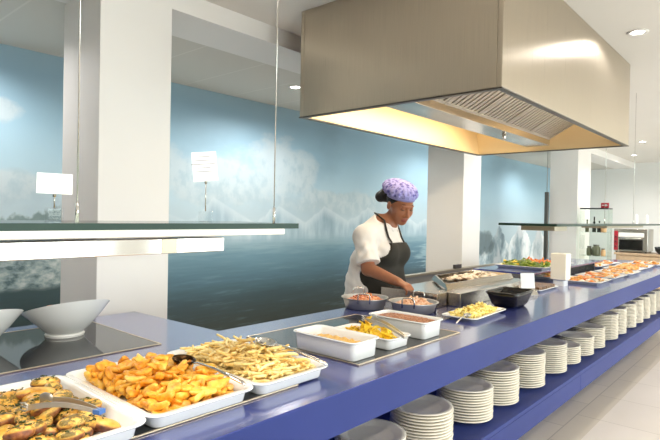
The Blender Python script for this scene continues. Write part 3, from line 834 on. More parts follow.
tm = [np_mesh('tomato_piece', lump(170+s_, .024, .02, .014, .3, 2), 'stew_food') for s_ in range(3)]
hs = Heap(.985, 2.41, .22, .2, ZP+.068)
spread('salad_piece', 'orange salad piece in the white slanted bowl', 'salad piece', 'salad in the white bowl', tm, 26, hs, sink=.3, tilt=.3, seed=15)
hs = Heap(.625, 2.41, .22, .2, ZP+.05)
spread('salad_piece', 'orange salad piece in the white bowl at the picture edge', 'salad piece', 'salad in the cut-off bowl', tm, 26, hs, sink=.3, tilt=.3, seed=16)

# ------------------------------------------------------------------ frying pans in front of the cook
plain('pan_steel', (196, 194, 190), .42, .85)
def pan(lab, x, y, r, h, food_, flab, seed, angles):
    t = thing('serving_pan', lab, 'pan', (x, y, .9004))
    b = B(); lathe(b, [(0, 0), (r*.80, 0), (r*.86, .006), (r*.97, h-.004), (r*1.05, h), (r*1.05, h+.003), (r*.965, h+.001), (r*.85, .010), (r*.78, .005), (0, .005)], 48)
    o = finish('pan_body', b, 'pan_steel', t, smooth=True); m_ = o.modifiers.new('es', 'EDGE_SPLIT'); m_.split_angle = radians(50)
    for a in angles:
        b = B(); c, s_ = cos(a), sin(a); tx, ty = -s_, c; w = .034; pts = []
        R0 = r*1.02
        for u, z in ((-1, h-.02), (-1, h+.022), (-.85, h+.036), (0, h+.038), (.85, h+.036), (1, h+.022), (1, h-.02)): pts.append((c*R0+tx*w*u, s_*R0+ty*w*u, z))
        tube(b, pts, .0042, 8); finish('handle', b, 'wire_steel', t, smooth=True)
    fill('pan_food', flab, 'cooked food', x, y, r*1.26, r*1.26, .018, .9+h-.012, food_, seed, .009, 36, 40.)
    return t
pan('round steel pan of red stew in front of the cook, left one', 2.535, 1.935, .135, .062, 'stew_food', 'chunky red stew in the left pan', 21, (radians(215), radians(55)))
pan('round steel pan of pale meat under the cook\'s hand', 2.64, 1.660, .137, .058, 'pork_food', 'pale diced meat in the pan under the hand', 22, (radians(200), radians(20)))
dm = [np_mesh('stew_chunk', lump(190+s_, .013, .010, .008, .35, 2), 'stew_food') for s_ in range(3)]
hs = Heap(2.535, 1.935, .15, .15, .954)
spread('stew_chunk', 'orange red chunk on top of the left pan of stew', 'stew chunk', 'chunks in the left pan', dm, 30, hs, sink=.4, tilt=.4, seed=23)
dm = [np_mesh('meat_strip', lump(195+s_, .015, .009, .007, .35, 2, bend=.004), 'pork_food') for s_ in range(3)]
hs = Heap(2.64, 1.660, .145, .145, .950)
spread('meat_strip', 'pale cooked meat strip in the pan under the hand', 'meat strip', 'meat strips in the right pan', dm, 34, hs, sink=.4, tilt=.4, seed=24)

# ------------------------------------------------------------------ griddles behind the cheese platter
t = thing('steel_griddle', 'stainless steel griddle with raised rear tray right of the pans', 'griddle', (3.5, 1.8, .9004))
def gbox(name, x0, x1, y0, y1, z0, z1, mat='griddle_steel', par=None, bv=.003):
    b = B(); box(b, x0-3.5, x1-3.5, y0-1.8, y1-1.8, z0-.9004, z1-.9004); return finish(name, b, mat, par or t, bevel=bv)
gbox('side_unit', 2.83, 2.948, 1.615, 2.03, .9004, .988)
gbox('body', 2.962, 4.08, 1.70, 2.03, .9004, .975)
gbox('front_ledge', 2.962, 4.08, 1.53, 1.70, .9004, .986)
b = B()
def gl_(pl, z): return [(x-3.5, y-1.8, z) for x, y in pl]
loft(b, [gl_([(3.04, 1.662), (4.06, 1.650), (4.09, 2.025), (3.46, 2.025)], .0862), gl_([(3.07, 1.692), (4.08, 1.678), (4.12, 2.015), (3.49, 2.015)], .118), gl_([(3.085, 1.700), (4.07, 1.686), (4.105, 2.005), (3.50, 2.005)], .118), gl_([(3.07, 1.676), (4.045, 1.664), (4.075, 2.012), (3.48, 2.012)], .0862)], False, False)
finish('splash_guard', b, 'griddle_steel', t, bevel=.001, seg=1)
gbox('drip_slot', 3.0, 4.05, 1.703, 1.7045, .9765, .9862, 'oven_dark', bv=0)
gm = [np_mesh('grilled_piece', lump(210+s_, .026, .018, .010, .4, 2), q) for s_, q in enumerate(('white_food', 'white_food', 'brown_food', 'white_food', 'white_food'))]
hs = Heap(3.80, 1.86, .60, .24, .978)
spread('grilled_piece', 'pale grilled piece of food on the steel griddle', 'grilled food', 'grilled pieces on the griddle', gm, 150, hs, sink=.45, tilt=.25, seed=25)
# sign card in a steel wedge holder at the end of the griddle
t = thing('table_sign', 'small blank white card in a steel wedge stand beside black bowl', 'sign', (3.86, 1.46, .9004), -.75)
b = B(); loft(b, [[(-.06, -.05, 0), (.06, -.05, 0), (.06, .05, 0), (-.06, .05, 0)], [(-.055, -.03, .03), (.055, -.03, .03), (.055, .05, .06), (-.055, .05, .06)]]); finish('stand', b, 'steel', t, bevel=.002)
b = B(); box(b, -.052, .052, -.002, .002, .045, .155); o = finish('card', b, 'paper', t); o.rotation_euler = (-.15, 0, 0); o.location = (0, -.01, 0)
# dark tray of brown bars
t = tray('narrow white tray of dark brown bars left of cream box', 4.22, 1.52, .40, .20, .018, z=.9004, name='dessert_tray', taper=.01, lip=.012, r=.015)
bm_ = B(); box(bm_, -.017, .017, -.075, .075, 0, .026); me = np_mesh('brown_bar', bm_, 'brown_food', False)
for k in range(9):
    o = bpy.data.objects.new('brown_bar', me); COL.objects.link(o); o.location = (4.065+k*.039, 1.52, .9075); o.rotation_euler = (0, 0, rng.uniform(-.04, .04))
    tag(o, 'dark brown bar in the row left of the cream box', 'dessert bar', 'brown bars in a row')
# cream box on a round foot
t = thing('napkin_dispenser', 'tall cream box dispenser standing on the blue counter before the far platters', 'dispenser', (4.60, 1.47, .9004), .0)
b = B(); loft(b, [[(x, y, z) for x, y in rrect(w, d, .02)] for w, d, z in ((.10, .10, 0), (.10, .10, .045), (.115, .115, .05))]); finish('foot', b, 'porcelain', t, smooth=False)
b = B(); box(b, -.062, .062, -.062, .062, .05, .268); finish('box_body', b, 'cream_plastic', t, bevel=.006)
# ------------------------------------------------------------------ raised blue shelf with salads behind the griddle
t = thing('raised_shelf', 'raised blue shelf board carrying the salad platters', 'shelf', (5.2, 1.88, .9004))
b = B(); box(b, -.80, 1.3, -.255, .275, .085, .1); finish('board', b, 'blue_laminate', t, bevel=.002)
for x in (-.7, .2, 1.2):
    b = B(); box(b, x-.015, x+.015, -.2, .2, 0, .0849); finish('support', b, 'steel', t)
def platter(lab, x, y, w, d, z=.9004, rz=0., h=.028, mat='porcelain'):
    return tray(lab, x, y, w, d, h, z=z, name='food_platter', mat=mat, cat='platter', taper=.018, lip=.018, r=.02, rz=rz)
platter('white platter of green salad on the raised blue shelf', 4.86, 1.865, .36, .46, 1.0008)
platter('white platter of orange carrot salad on the raised blue shelf', 5.33, 1.86, .40, .46, 1.0008)
lm = [np_mesh('green_leaf', lump(230+s_, .035, .024, .012, .5, 2, bend=.01), q) for s_, q in enumerate(('green_food', 'green_food', 'green_food', 'nacho_food', 'green_food'))]
hs = Heap(4.86, 1.865, .30, .40, 1.01)
spread('green_leaf', 'green leaf in the heap on the salad platter', 'salad leaf', 'leaves on the green salad platter', lm, 100, hs, sink=.65, tilt=.4, seed=31, centre=.3)
lm = [np_mesh('carrot_strip', lump(236+s_, .04, .012, .010, .5, 2, bend=.01), 'carrot_food') for s_ in range(4)]
hs = Heap(5.33, 1.86, .34, .40, 1.01)
spread('carrot_strip', 'orange carrot strip heaped on the second salad platter', 'carrot', 'carrot strips on the raised platter', lm, 110, hs, sink=.65, tilt=.4, seed=32, centre=.3)

# ------------------------------------------------------------------ far platters
bk = [np_mesh('baked_piece', lump(250+s_, .036, .026, .011, .4, 2), q) for s_, q in enumerate(('bake_food', 'bake_food', 'carrot_food', 'white_food', 'bake_food', 'bake_food'))]
far = [  # x, y, w, d, colour words, label
    (5.02, 1.40, .42, .36, 'golden pastry', 'shallow white platter of golden pastries just behind the cream box'),
    (5.10, 1.76, .40, .24, 'orange bake', 'long white platter of orange bakes under the raised shelf edge'),
    (5.56, 1.40, .44, .36, 'brown pastry', 'white platter of brown pastries, second along front behind cream box'),
    (6.08, 1.38, .42, .36, 'crusty bread', 'white platter of crusty bread, third along front behind cream box'),
    (6.58, 1.42, .42, .36, 'glazed pastry', 'white platter of glazed pastries, fourth along front behind cream box'),
    (7.06, 1.42, .40, .36, 'spiced bake', 'white platter of spiced bakes, fifth along front behind cream box'),
    (6.70, 1.80, .42, .30, 'pale roll', 'white platter of pale rolls at the back of the far counter'),
    (7.20, 1.80, .42, .30, 'toasted slice', 'white platter of toasted slices at the far back corner'),
    (7.58, 1.40, .36, .36, 'red orange bake', 'white platter of red orange bakes, last at the far counter end'),
]
for i, (x, y, w, d, word, lab) in enumerate(far):
    platter(lab, x, y, w, d, rz=rng.uniform(-.05, .05))
    hs = Heap(x, y, w-.09, d-.09, .912)
    spread(word.replace(' ', '_'), word+' piece heaped on its own white platter on the far counter', 'pastry', word+' pieces on one far platter', [bk[(i+q) % 6] for q in range(4)], 48 if i < 5 else 34, hs, sink=.6, tilt=.25, seed=40+i)
# ------------------------------------------------------------------ back bench and the dark duct by the third pillar
t = thing('back_bench', 'low dark steel bench along the pillar line behind the cook', 'bench', (5.0, 3.0, 0))
plain('bench_metal', (150, 150, 146), .5, .2)
b = B(); box(b, -1.0, 1.6, -.19, -.16, 0, .86); box(b, -1.0, -.97, -.16, -.15+.0, 0, .86); box(b, 1.57, 1.6, -.16, -.15, 0, .86); finish('body', b, 'bench_metal', t)
b = B(); box(b, -1.02, 1.62, -.21, -.145, .8602, .885); finish('top', b, 'beige_metal', t, bevel=.003)
t = thing('socket_box', 'small dark socket box standing on the back bench top', 'socket', (5.36, 2.815, .8856))
b = B(); box(b, -.07, .07, -.018, .018, 0, .045); finish('box_body', b, 'dark_steel', t, bevel=.004)
t = thing('wall_duct', 'narrow dark upright duct beside the third pillar', 'duct', (9.60, 3.33, 0))
b = B(); box(b, -.03, .03, -.03, .03, 0, 1.93); finish('body', b, 'dark_steel', t, bevel=.004)
b = B(); cyl(b, (0, 0, 1.93), (0, 0, SZ-.002), .006, seg=10); finish('cable', b, 'bench_metal', t, smooth=True)

# ------------------------------------------------------------------ far side: sideboard, oven, display case
t = thing('wood_sideboard', 'pale wood sideboard at the far end of the room under the oven', 'sideboard', (11.3, 1.7, 0))
b = B(); box(b, -.28, .3, -1.6, .83, .0, .82); finish('body', b, 'wood_side', t)
b = B(); box(b, -.31, .32, -1.63, .86, .8202, .86); finish('top', b, 'wood_side', t, bevel=.004)
for y in (-1.58, -.78, .02):
    b = B(); box(b, -.30, -.2802, y, y+.79, .09, .80); d_ = finish('door', b, 'wood_side', t, bevel=.003)
    b = B(); cyl(b, (-.315, y+.7, .45), (-.315, y+.7, .6), .008, seg=8); finish('handle', b, 'chrome', d_, smooth=True)
t = thing('toaster_oven', 'stainless countertop oven with red control strip at the far end', 'oven', (11.30, 2.30, .8604))
b = B(); box(b, -.25, .25, -.28, .28, .02, .44); finish('body', b, 'steel', t, bevel=.01)
b = B(); box(b, -.258, -.2502, -.20, .19, .05, .24); dr = finish('door', b, 'oven_dark', t, bevel=.004)
b = B(); cyl(b, (-.285, -.18, .27), (-.285, .17, .27), .010, seg=8); finish('handle', b, 'chrome', dr, smooth=True)
b = B(); box(b, -.257, -.2502, -.22, .2, .29, .37); finish('name_strip', b, 'paper', t)
b = B(); box(b, -.258, -.2502, .21, .275, .04, .40); rp = finish('control_strip', b, 'red_panel', t, bevel=.003)
for z in (.11, .20, .29):
    b = B(); cyl(b, (-.259, .243, z), (-.285, .243, z), .022, .019, 14); finish('knob', b, 'red_knob', rp, smooth=True)
for sx in (-.2, .2):
    for sy in (-.24, .24):
        b = B(); cyl(b, (sx, sy, 0), (sx, sy, .0199), .018, seg=10); finish('foot', b, 'black_plastic', t)
t = thing('drink_cooler', 'bright blue upright cooler cut by the right edge of the photo', 'cooler', (11.36, 1.62, .8604))
b = B(); box(b, -.16, .16, -.22, .22, 0, .62); finish('body', b, 'blue_plastic', t, bevel=.03, seg=3)
b = B(); box(b, -.15, .15, -.21, .21, .6202, .65); finish('lid', b, 'blue_plastic', t, bevel=.01)
b = B(); cyl(b, (-.16, 0, .12), (-.21, 0, .10), .018, seg=10); finish('tap', b, 'black_plastic', t, smooth=True)
t = thing('mixing_bowl', 'black bowl on the sideboard in front of the blue cooler', 'bowl', (11.06, 1.80, .8604))
b = B(); lathe(b, [(0, 0), (.05, 0), (.06, .01), (.10, .06), (.115, .13), (.108, .13), (.09, .06), (.05, .012), (0, .012)], 28); finish('bowl_body', b, 'black_plastic', t, smooth=True)
# glass display case
t = thing('display_case', 'tall glass display case with black top beside the far white pillar', 'display case', (9.75, 2.555, 0))
for z, m_, h in ((0, 'dark_steel', .06), (.45, 'sheet_glass', .008), (.842, 'sheet_glass', .008), (1.24, 'sheet_glass', .008), (1.635, 'black_plastic', .02)):
    b = B(); box(b, -.15, .15, -.218, .218, z, z+h); finish('base' if z == 0 else ('top' if z > 1.6 else 'glass_board'), b, m_, t)
for a, nme in (((-.15, .15, -.218, -.214), 'side_glass'), ((-.15, .15, .214, .218), 'side_glass'), ((.146, .15, -.213, .213), 'rear_glass')):
    b = B(); box(b, *a, .0602, 1.6348); finish(nme, b, 'sheet_glass', t)
def bottle(x, y, z, r, h, mat, lab):
    o = thing('glass_bottle', lab, 'bottle', (x, y, z))
    b = B(); lathe(b, [(0, 0), (r, 0), (r, h*.58), (r*.35, h*.76), (r*.35, h), (0, h)], 20); finish('bottle_body', b, mat, o, smooth=True)
    b = B(); cyl(b, (0, 0, h), (0, 0, h+.02), r*.4, seg=12); finish('cap', b, 'black_plastic', o)
bottle(9.70, 2.57, 1.2485, .03, .24, 'dark_bottle', 'tallest dark bottle on the upper board of display case')
bottle(9.74, 2.50, 1.2485, .034, .17, 'dark_bottle', 'shorter dark bottle, right of the tallest in display case')
bottle(9.70, 2.68, 1.2485, .03, .19, 'green_jar', 'slim green bottle at the left in display case')
def jar(x, y, z, r, h, mat, lab):
    o = thing('storage_jar', lab, 'jar', (x, y, z))
    b = B(); lathe(b, [(0, 0), (r*.9, 0), (r, .02), (r, h*.8), (r*.7, h*.92), (r*.7, h), (0, h)], 20); finish('jar_body', b, mat, o, smooth=True)
    b = B(); cyl(b, (0, 0, h), (0, 0, h+.018), r*.75, seg=16); finish('lid', b, 'dark_steel', o)
jar(9.70, 2.42, 1.2485, .045, .11, 'amber_jar', 'amber jar at the right of upper display case board')
jar(9.70, 2.53, .8505, .065, .17, 'green_jar', 'wide olive green jar on the lower display case board')
jar(9.72, 2.645, .8505, .042, .14, 'green_jar', 'small olive green jar left of the wide one')
jar(9.70, 2.42, .8505, .038, .11, 'amber_jar', 'small amber jar right of the wide olive jar')
# red first-aid style sign on the case: white cross on red
t = thing('red_sign', 'small red square sign with white mark on top of display case', 'sign', (9.66, 2.40, 1.6555))
b = B(); box(b, -.008, .008, -.06, .06, 0, .085); finish('plate', b, 'red_panel', t, bevel=.002)
b = B(); box(b, -.0095, -.0082, -.03, .0, .03, .06); box(b, -.0095, -.0082, -.045, .045, .04, .05); finish('white_mark', b, 'paper', t)

# ------------------------------------------------------------------ card holders and cards on the glass shelves
def clip_sign(lab, x, y, z, h, w, ch, tilt, rz, lines):
    t = thing('clip_card_holder', lab, 'card holder', (x, y, z), rz)
    b = B(); box(b, -.022, .022, -.016, .016, 0, .034); finish('acrylic_block', b, 'clear_acrylic', t, bevel=.002, seg=1)
    b = B(); cyl(b, (0, 0, .034), (0, 0, h), .0018, seg=8); cyl(b, (0, 0, h-.012), (0, 0, h+.008), .004, seg=8); finish('clip_stem', b, 'wire_steel', t, smooth=True)
    b = B(); box(b, -w/2, w/2, -.0008, .0008, -.004, ch)
    c = finish('paper_card', b, 'paper', t); c.location = (0, -.005, h); c.rotation_euler = (-.08, tilt, 0)
    if lines:
        b = B()
        for k in range(lines): q = .30+.12*(k % 3); box(b, -w*q, w*q*.8, -.0012, -.0009, ch*(.82-.66*k/lines), ch*(.82-.66*k/lines)+.0022)
        finish('printed_lines', b, 'ink', c)
    return t
RZ = radians(-41)
clip_sign('white landscape card in clip holder on the glass shelf, left of near pillar', .565, 1.45, 1.4212, .074, .083, .049, .02, radians(-21), 0)
clip_sign('tilted white card with printed lines in a clip holder right of the near pillar', 1.035, 1.45, 1.4212, .135, .078, .092, -.1, radians(-35), 5)
def white_flaps(x, y, lab, rz):  # two leaning white flaps
    b = B()
    for s_, l_ in ((-1, .0), (1, .01)):
        loft(b, [[(s_*.022-.011, s_*.03, 0), (s_*.022+.011, s_*.03, 0), (s_*.022+.011, s_*.03+.002, 0), (s_*.022-.011, s_*.03+.002, 0)], [(s_*.006-.012, 0, .10-l_), (s_*.006+.008, 0, .10-l_), (s_*.006+.008, .002, .10-l_), (s_*.006-.012, .002, .10-l_)]])
    o = finish('white_flaps', b, 'paper', None, loc=(x, y, 1.4212)); o.rotation_euler = (0, 0, rz); tag(o, lab, 'card')
white_flaps(6.28, 1.25, 'pair of white flaps on the far glass shelf, left one', -.8)
white_flaps(6.80, 1.25, 'pair of white flaps on the far glass shelf, right one beside the rod', -.6)
# ------------------------------------------------------------------ the cook: signed-distance modelling, one continuous body
class Field:
    def __init__(s, lo, hi, h):
        s.lo, s.h = np.array(lo), h
        s.n = np.ceil((np.array(hi)-s.lo)/h).astype(int)+1
        s.ax = [s.lo[i]+np.arange(s.n[i])*h for i in range(3)]
        s.D = np.full(tuple(s.n), .2)
    def blk(s, lo, hi):
        a = np.clip(((np.array(lo)-s.lo)/s.h).astype(int), 0, s.n-1); b_ = np.clip(np.ceil((np.array(hi)-s.lo)/s.h).astype(int)+1, 1, s.n)
        sl = tuple(slice(a[i], b_[i]) for i in range(3))
        P = np.stack(np.meshgrid(*[s.ax[i][sl[i]] for i in range(3)], indexing='ij'), -1)
        return sl, P
    def merge(s, sl, d, k, sub=False):
        o = s.D[sl].copy()
        if sub:
            d = -d
            if k > 0:
                h = np.clip(.5-.5*(o-d)/k, 0, 1); s.D[sl] = o*(1-h)+d*h+k*h*(1-h)
            else: s.D[sl] = np.maximum(o, d)
        elif k > 0:
            h = np.clip(.5+.5*(o-d)/k, 0, 1); s.D[sl] = d*h+o*(1-h)-k*h*(1-h)
        else: s.D[sl] = np.minimum(o, d)
    def cone(s, a, b_, r0, r1, k=.02, sub=False):
        a, b_ = np.array(a, float), np.array(b_, float); R = max(r0, r1)+k+.035
        sl, P = s.blk(np.minimum(a, b_)-R, np.maximum(a, b_)+R)
        ba = b_-a; t = np.clip(((P-a)@ba)/(ba@ba+1e-12), 0, 1)
        d = np.linalg.norm(P-a-t[..., None]*ba, axis=-1)-(r0+(r1-r0)*t)
        s.merge(sl, d, k, sub)
    def ell(s, c, r, k=.02, rot=None, sub=False):
        c, r = np.array(c, float), np.array(r, float); R = r.max()+k+.035
        sl, P = s.blk(c-R, c+R); q = P-c
        if rot is not None: q = q@np.array(rot)   # rot columns = local axes in world
        k0 = np.linalg.norm(q/r, axis=-1); k1 = np.linalg.norm(q/(r*r), axis=-1)+1e-9
        s.merge(sl, k0*(k0-1)/k1, k, sub)
    def sample(s, p):
        g = (np.asarray(p)-s.lo)/s.h; i = np.clip(np.floor(g).astype(int), 0, s.n-2); f = g-i
        r = 0
        for dx in (0, 1):
            for dy in (0, 1):
                for dz in (0, 1):
                    w = (f[..., 0] if dx else 1-f[..., 0])*(f[..., 1] if dy else 1-f[..., 1])*(f[..., 2] if dz else 1-f[..., 2])
                    r = r+w*s.D[i[..., 0]+dx, i[..., 1]+dy, i[..., 2]+dz]
        return r
    def onto(s, p, off):
        p = np.array(p, float)
        for _ in range(12):
            e = .004; g = np.array([s.sample(p+np.eye(3)[i]*e)-s.sample(p-np.eye(3)[i]*e) for i in range(3)])
            g /= np.linalg.norm(g)+1e-9; p = p-g*(s.sample(p)-off)*.8
        return p
def nets(D, lo, h):
    S = D < 0
    n = np.array(D.shape)
    c = np.zeros(tuple(n-1)); 
    cnt = np.zeros(tuple(n-1)); pos = np.zeros(tuple(n-1)+(3,))
    cr = [(0, 0, 0), (1, 0, 0), (0, 1, 0), (1, 1, 0), (0, 0, 1), (1, 0, 1), (0, 1, 1), (1, 1, 1)]
    def cs(A, o): return A[o[0]:n[0]-1+o[0], o[1]:n[1]-1+o[1], o[2]:n[2]-1+o[2]]
    for a in range(8):
        for ax in range(3):
            if cr[a][ax]: continue
            o2 = list(cr[a]); o2[ax] = 1
            d0, d1 = cs(D, cr[a]), cs(D, o2); m_ = (d0 < 0) != (d1 < 0)
            t = np.where(m_, d0/np.where(m_, d0-d1, 1), 0)
            cnt += m_
            for q in range(3): pos[..., q] += np.where(m_, cr[a][q]+(t if q == ax else 0), 0)
    act = cnt > 0; idx = np.full(tuple(n-1), -1); I = np.argwhere(act); idx[act] = np.arange(len(I))
    V = (I+pos[act]/cnt[act][:, None])*h+lo
    F = []
    for ax in range(3):
        sl0 = [slice(1, -1)]*3; sl0[ax] = slice(0, -1); sl1 = [slice(1, -1)]*3; sl1[ax] = slice(1, None)
        a_, b_ = S[tuple(sl0)], S[tuple(sl1)]
        E_ = np.argwhere(a_ != b_)
        if not len(E_): continue
        off = np.ones(3, int); off[ax] = 0; E_ = E_+off; fl = S[tuple(E_.T)]
        u, v = (ax+1) % 3, (ax+2) % 3
        du, dv_ = np.zeros(3, int), np.zeros(3, int); du[u] = 1; dv_[v] = 1
        q = np.stack([idx[tuple((E_-du-dv_).T)], idx[tuple((E_-dv_).T)], idx[tuple(E_.T)], idx[tuple((E_-du).T)]], 1)
        q[~fl] = q[~fl][:, ::-1]; F.append(q)
    return V, np.concatenate(F)
def mesh_from(name, V, F, mats, parent, matidx=None, relax=1):
    me = bpy.data.meshes.new(name)
    me.vertices.add(len(V)); me.vertices.foreach_set('co', V.astype(np.float32).ravel())
    me.loops.add(F.size); me.loops.foreach_set('vertex_index', F.astype(np.int32).ravel())
    me.polygons.add(len(F)); me.polygons.foreach_set('loop_start', np.arange(0, F.size, 4, dtype=np.int32)); me.polygons.foreach_set('loop_total', np.full(len(F), 4, np.int32))
    me.update(calc_edges=True); me.validate()
    for q in mats: me.materials.append(M[q])
    me.polygons.foreach_set('use_smooth', np.ones(len(F), bool))
    if matidx is not None: me.polygons.foreach_set('material_index', matidx.astype(np.int32))
    o = bpy.data.objects.new(name, me); link(o, parent)
    return o

plain('skin', (160, 103, 72), .42, var=.06, vs=25, Subsurface_Weight=.08)
plain('lip_skin', (146, 78, 66), .4)
plain('hair_black', (16, 13, 12), .6, bump=.8, bs=220)
plain('shirt_cloth', (232, 226, 220), .8, bump=.15, bs=300)
plain('apron_cloth', (40, 37, 30), .8, bump=.2, bs=300)
plain('trouser_cloth', (30, 31, 36), .8)
plain('shoe_leather', (22, 22, 24), .4)
plain('cap_band', (150, 150, 208), .8, bump=.2, bs=260)
plain('eye_white', (232, 228, 222), .25)
plain('eye_dark', (26, 18, 14), .2)
m = Mat('cap_cloth'); co = m.coord()
m_n = m.voro(co, 34.); col = m.mix(m.smooth(m_n, .25, .55), lin(96, 92, 168), lin(158, 156, 214)); col = m.mix(m.smooth(m.noise(co, 60, 3), .55, .66, 0, .75), col, lin(70, 56, 116))
M['cap_cloth'] = m.pbr(col, .8)

PX, PY = 3.18, 2.30      # the cook stands here, facing the counter (towards -y)
H_ = Vector((3.217, 2.152, 1.538)); PIT = radians(24); YAW = radians(-24)
hf_ = Vector((sin(YAW)*cos(PIT), -cos(YAW)*cos(PIT), -sin(PIT))); hl = Vector((cos(YAW), sin(YAW), 0)); hu = hl.cross(hf_)*1.
if hu.z < 0: hu = -hu
HR = np.array([[hl[i], hf_[i], hu[i]] for i in range(3)])
HS = 1.10
def hd(l, f, u): return np.array(H_)+HS*(HR@np.array([l, f, u]))
SH_R, SH_L = np.array([2.945, 2.275, 1.305]), np.array([3.33, 2.30, 1.30])
EL_R, WR_R = np.array([2.895, 2.185, 1.088]), np.array([2.872, 1.925, 1.025])
EL_L, WR_L = np.array([3.37, 2.38, 1.05]), np.array([3.36, 2.34, .82])

def torso(f, g):
    """torso volume grown by g"""
    f.ell((PX+.005, 2.285, 1.20), (.185+g, .125+g, .17+g), .05)
    f.ell((PX, 2.30, 1.02), (.178+g, .138+g, .15+g), .06)
    f.ell((PX, 2.305, .885), (.195+g, .148+g, .13+g), .06)
    f.ell((PX-.065, 2.19, 1.185), (.072+g, .06+g, .07+g), .04); f.ell((PX+.085, 2.19, 1.185), (.072+g, .06+g, .07+g), .04)
    f.cone(SH_R+[.03, 0, 0], SH_L-[.03, 0, 0], .062+g, .062+g, .05)
    f.cone((PX+.005, 2.27, 1.33), (PX+.012, 2.235, 1.385), .085+g, .058+g, .05)
    f.cone((PX-.025, 2.28, 1.41), SH_R+[.02, 0, .0], .056+g, .060+g, .04); f.cone((PX+.03, 2.275, 1.40), SH_L-[.02, 0, .0], .056+g, .060+g, .04); f.ell((PX-.02, 2.335, 1.30), (.15+g, .075+g, .10+g), .05)
def arm(f, sh, el, wr, g0, g1, g2, kk=.03):
    f.cone(sh, el, .060+g0, .047+g1, kk); f.cone(el, wr, .046+g1, .030+g2, .02)

F1 = Field((2.68, 1.70, .0), (3.62, 2.52, 1.74), .0052)
torso(F1, 0)
arm(F1, SH_R, EL_R, WR_R, 0, 0, 0); arm(F1, SH_L, EL_L, WR_L, 0, 0, 0)
# legs
for sx, fy in ((-.09, 2.31), (.09, 2.30)):
    F1.cone((PX+sx, 2.305, .86), (PX+sx*1.05, 2.29, .48), .088, .058, .05); F1.cone((PX+sx*1.05, 2.29, .48), (PX+sx*1.1, 2.325, .09), .058, .038, .03)
    F1.ell((PX+sx*1.15, 2.265, .045), (.042, .105, .038), .02)
# neck + head
F1.cone((PX+.012, 2.262, 1.33), hd(0, -.025, -.055), .056, .052, .03)
F1.ell(hd(0, -.012, .035), (.077*HS, .096*HS, .088*HS), .02, HR)
F1.ell(hd(0, .036, -.035), (.062*HS, .064*HS, .082*HS), .035, HR)
F1.ell(hd(0, .070, -.098), (.026, .022, .020), .03, HR)
for s_ in (-1, 1):
    F1.ell(hd(s_*.036, .066, -.030), (.026, .022, .024), .025, HR)          # cheeks
    F1.ell(hd(s_*.032, .104, .006), (.021, .014, .012), .012, HR, sub=True)  # eye sockets
    F1.ell(hd(s_*.031, .084, .004), (.0165, .013, .0125), .004, HR)           # lids
    F1.ell(hd(s_*.081, -.004, -.012), (.011, .022, .032), .008, HR)          # ears
    F1.ell(hd(s_*.013, .106, -.043), (.0095, .010, .008), .008, HR)          # nostrils
F1.cone(hd(0, .096, .008), hd(0, .116, -.034), .009, .0135, .014)
F1.ell(hd(0, .092, .026), (.05, .012, .010), .02, HR)                        # brow
F1.ell(hd(0, .094, -.068), (.024, .013, .0075), .006, HR); F1.ell(hd(0, .091, -.080), (.020, .013, .0085), .006, HR)
F1.cone(hd(-.022, .105, -.0745), hd(.022, .105, -.0745), .0022, .0022, .004, sub=True)
# hands: palm, four curled fingers, a thumb closed on the utensil
def hand(f, wr, fwd, down, side, sc=1.0):
    wr, fwd, down, side = [np.array(v, float) for v in (wr, fwd, down, side)]
    fwd /= np.linalg.norm(fwd); down -= fwd*(down@fwd); down /= np.linalg.norm(down); side = np.cross(fwd, down)*np.sign(np.cross(fwd, down)@side)
    P = lambda a, s_, d: wr+sc*(fwd*a+side*s_+down*d)     # along, towards thumb, palm-ward
    for s_ in (-.024, -.008, .008, .024): f.cone(P(.005, s_*.55, 0), P(.075, s_, -.002), .015, .0125, .014)
    for s_, L, b0 in ((.027, .9, .02), (.009, 1.0, .02), (-.009, .95, .02), (-.026, .78, .02)):
        k0 = P(.078, s_, -.002); k1 = P(.078+.034*L, s_*1.02, .018*L); k2 = P(.078+.040*L, s_, .043*L); k3 = P(.078+.030*L, s_*.96, .062*L)
        f.cone(k0, k1, .0102, .0092, .004); f.cone(k1, k2, .0092, .0084, .003); f.cone(k2, k3, .0084, .0072, .003)
    f.cone(P(.022, .022, .006), P(.052, .044, .022), .0145, .011, .010); f.cone(P(.052, .044, .022), P(.082, .040, .046), .0108, .0092, .004); f.cone(P(.082, .040, .046), P(.098, .030, .058), .0092, .008, .003)
    return P
fr_dir = (WR_R-EL_R)/np.linalg.norm(WR_R-EL_R)
PRh = hand(F1, WR_R, fr_dir*1+np.array([-.1, -.35, -.12]), (.05, -.1, -1), (1, .0, 0))
PLh = hand(F1, WR_L, (-.05, -.15, -1), (-1, 0, 0), (0, -1, 0))
V, Fc = nets(F1.D, F1.lo, F1.h)
cen = V[Fc].mean(1); loc_ = (cen-np.array(H_))@HR/HS
lipm = (np.abs(loc_[:, 0]) < .026) & (loc_[:, 1] > .088) & (loc_[:, 2] < -.0605) & (loc_[:, 2] > -.0895) & (((loc_[:, 0]/.026)**2+((loc_[:, 2]+.0745)/.0145)**2) < 1)
cook = thing('person', 'woman cook in white shirt, dark apron and lilac cap, bending over a pan', 'person', (PX, PY, 0))
cook.location = (0, 0, 0)
body = mesh_from('body', V, Fc, ['skin', 'lip_skin'], cook, lipm.astype(int))
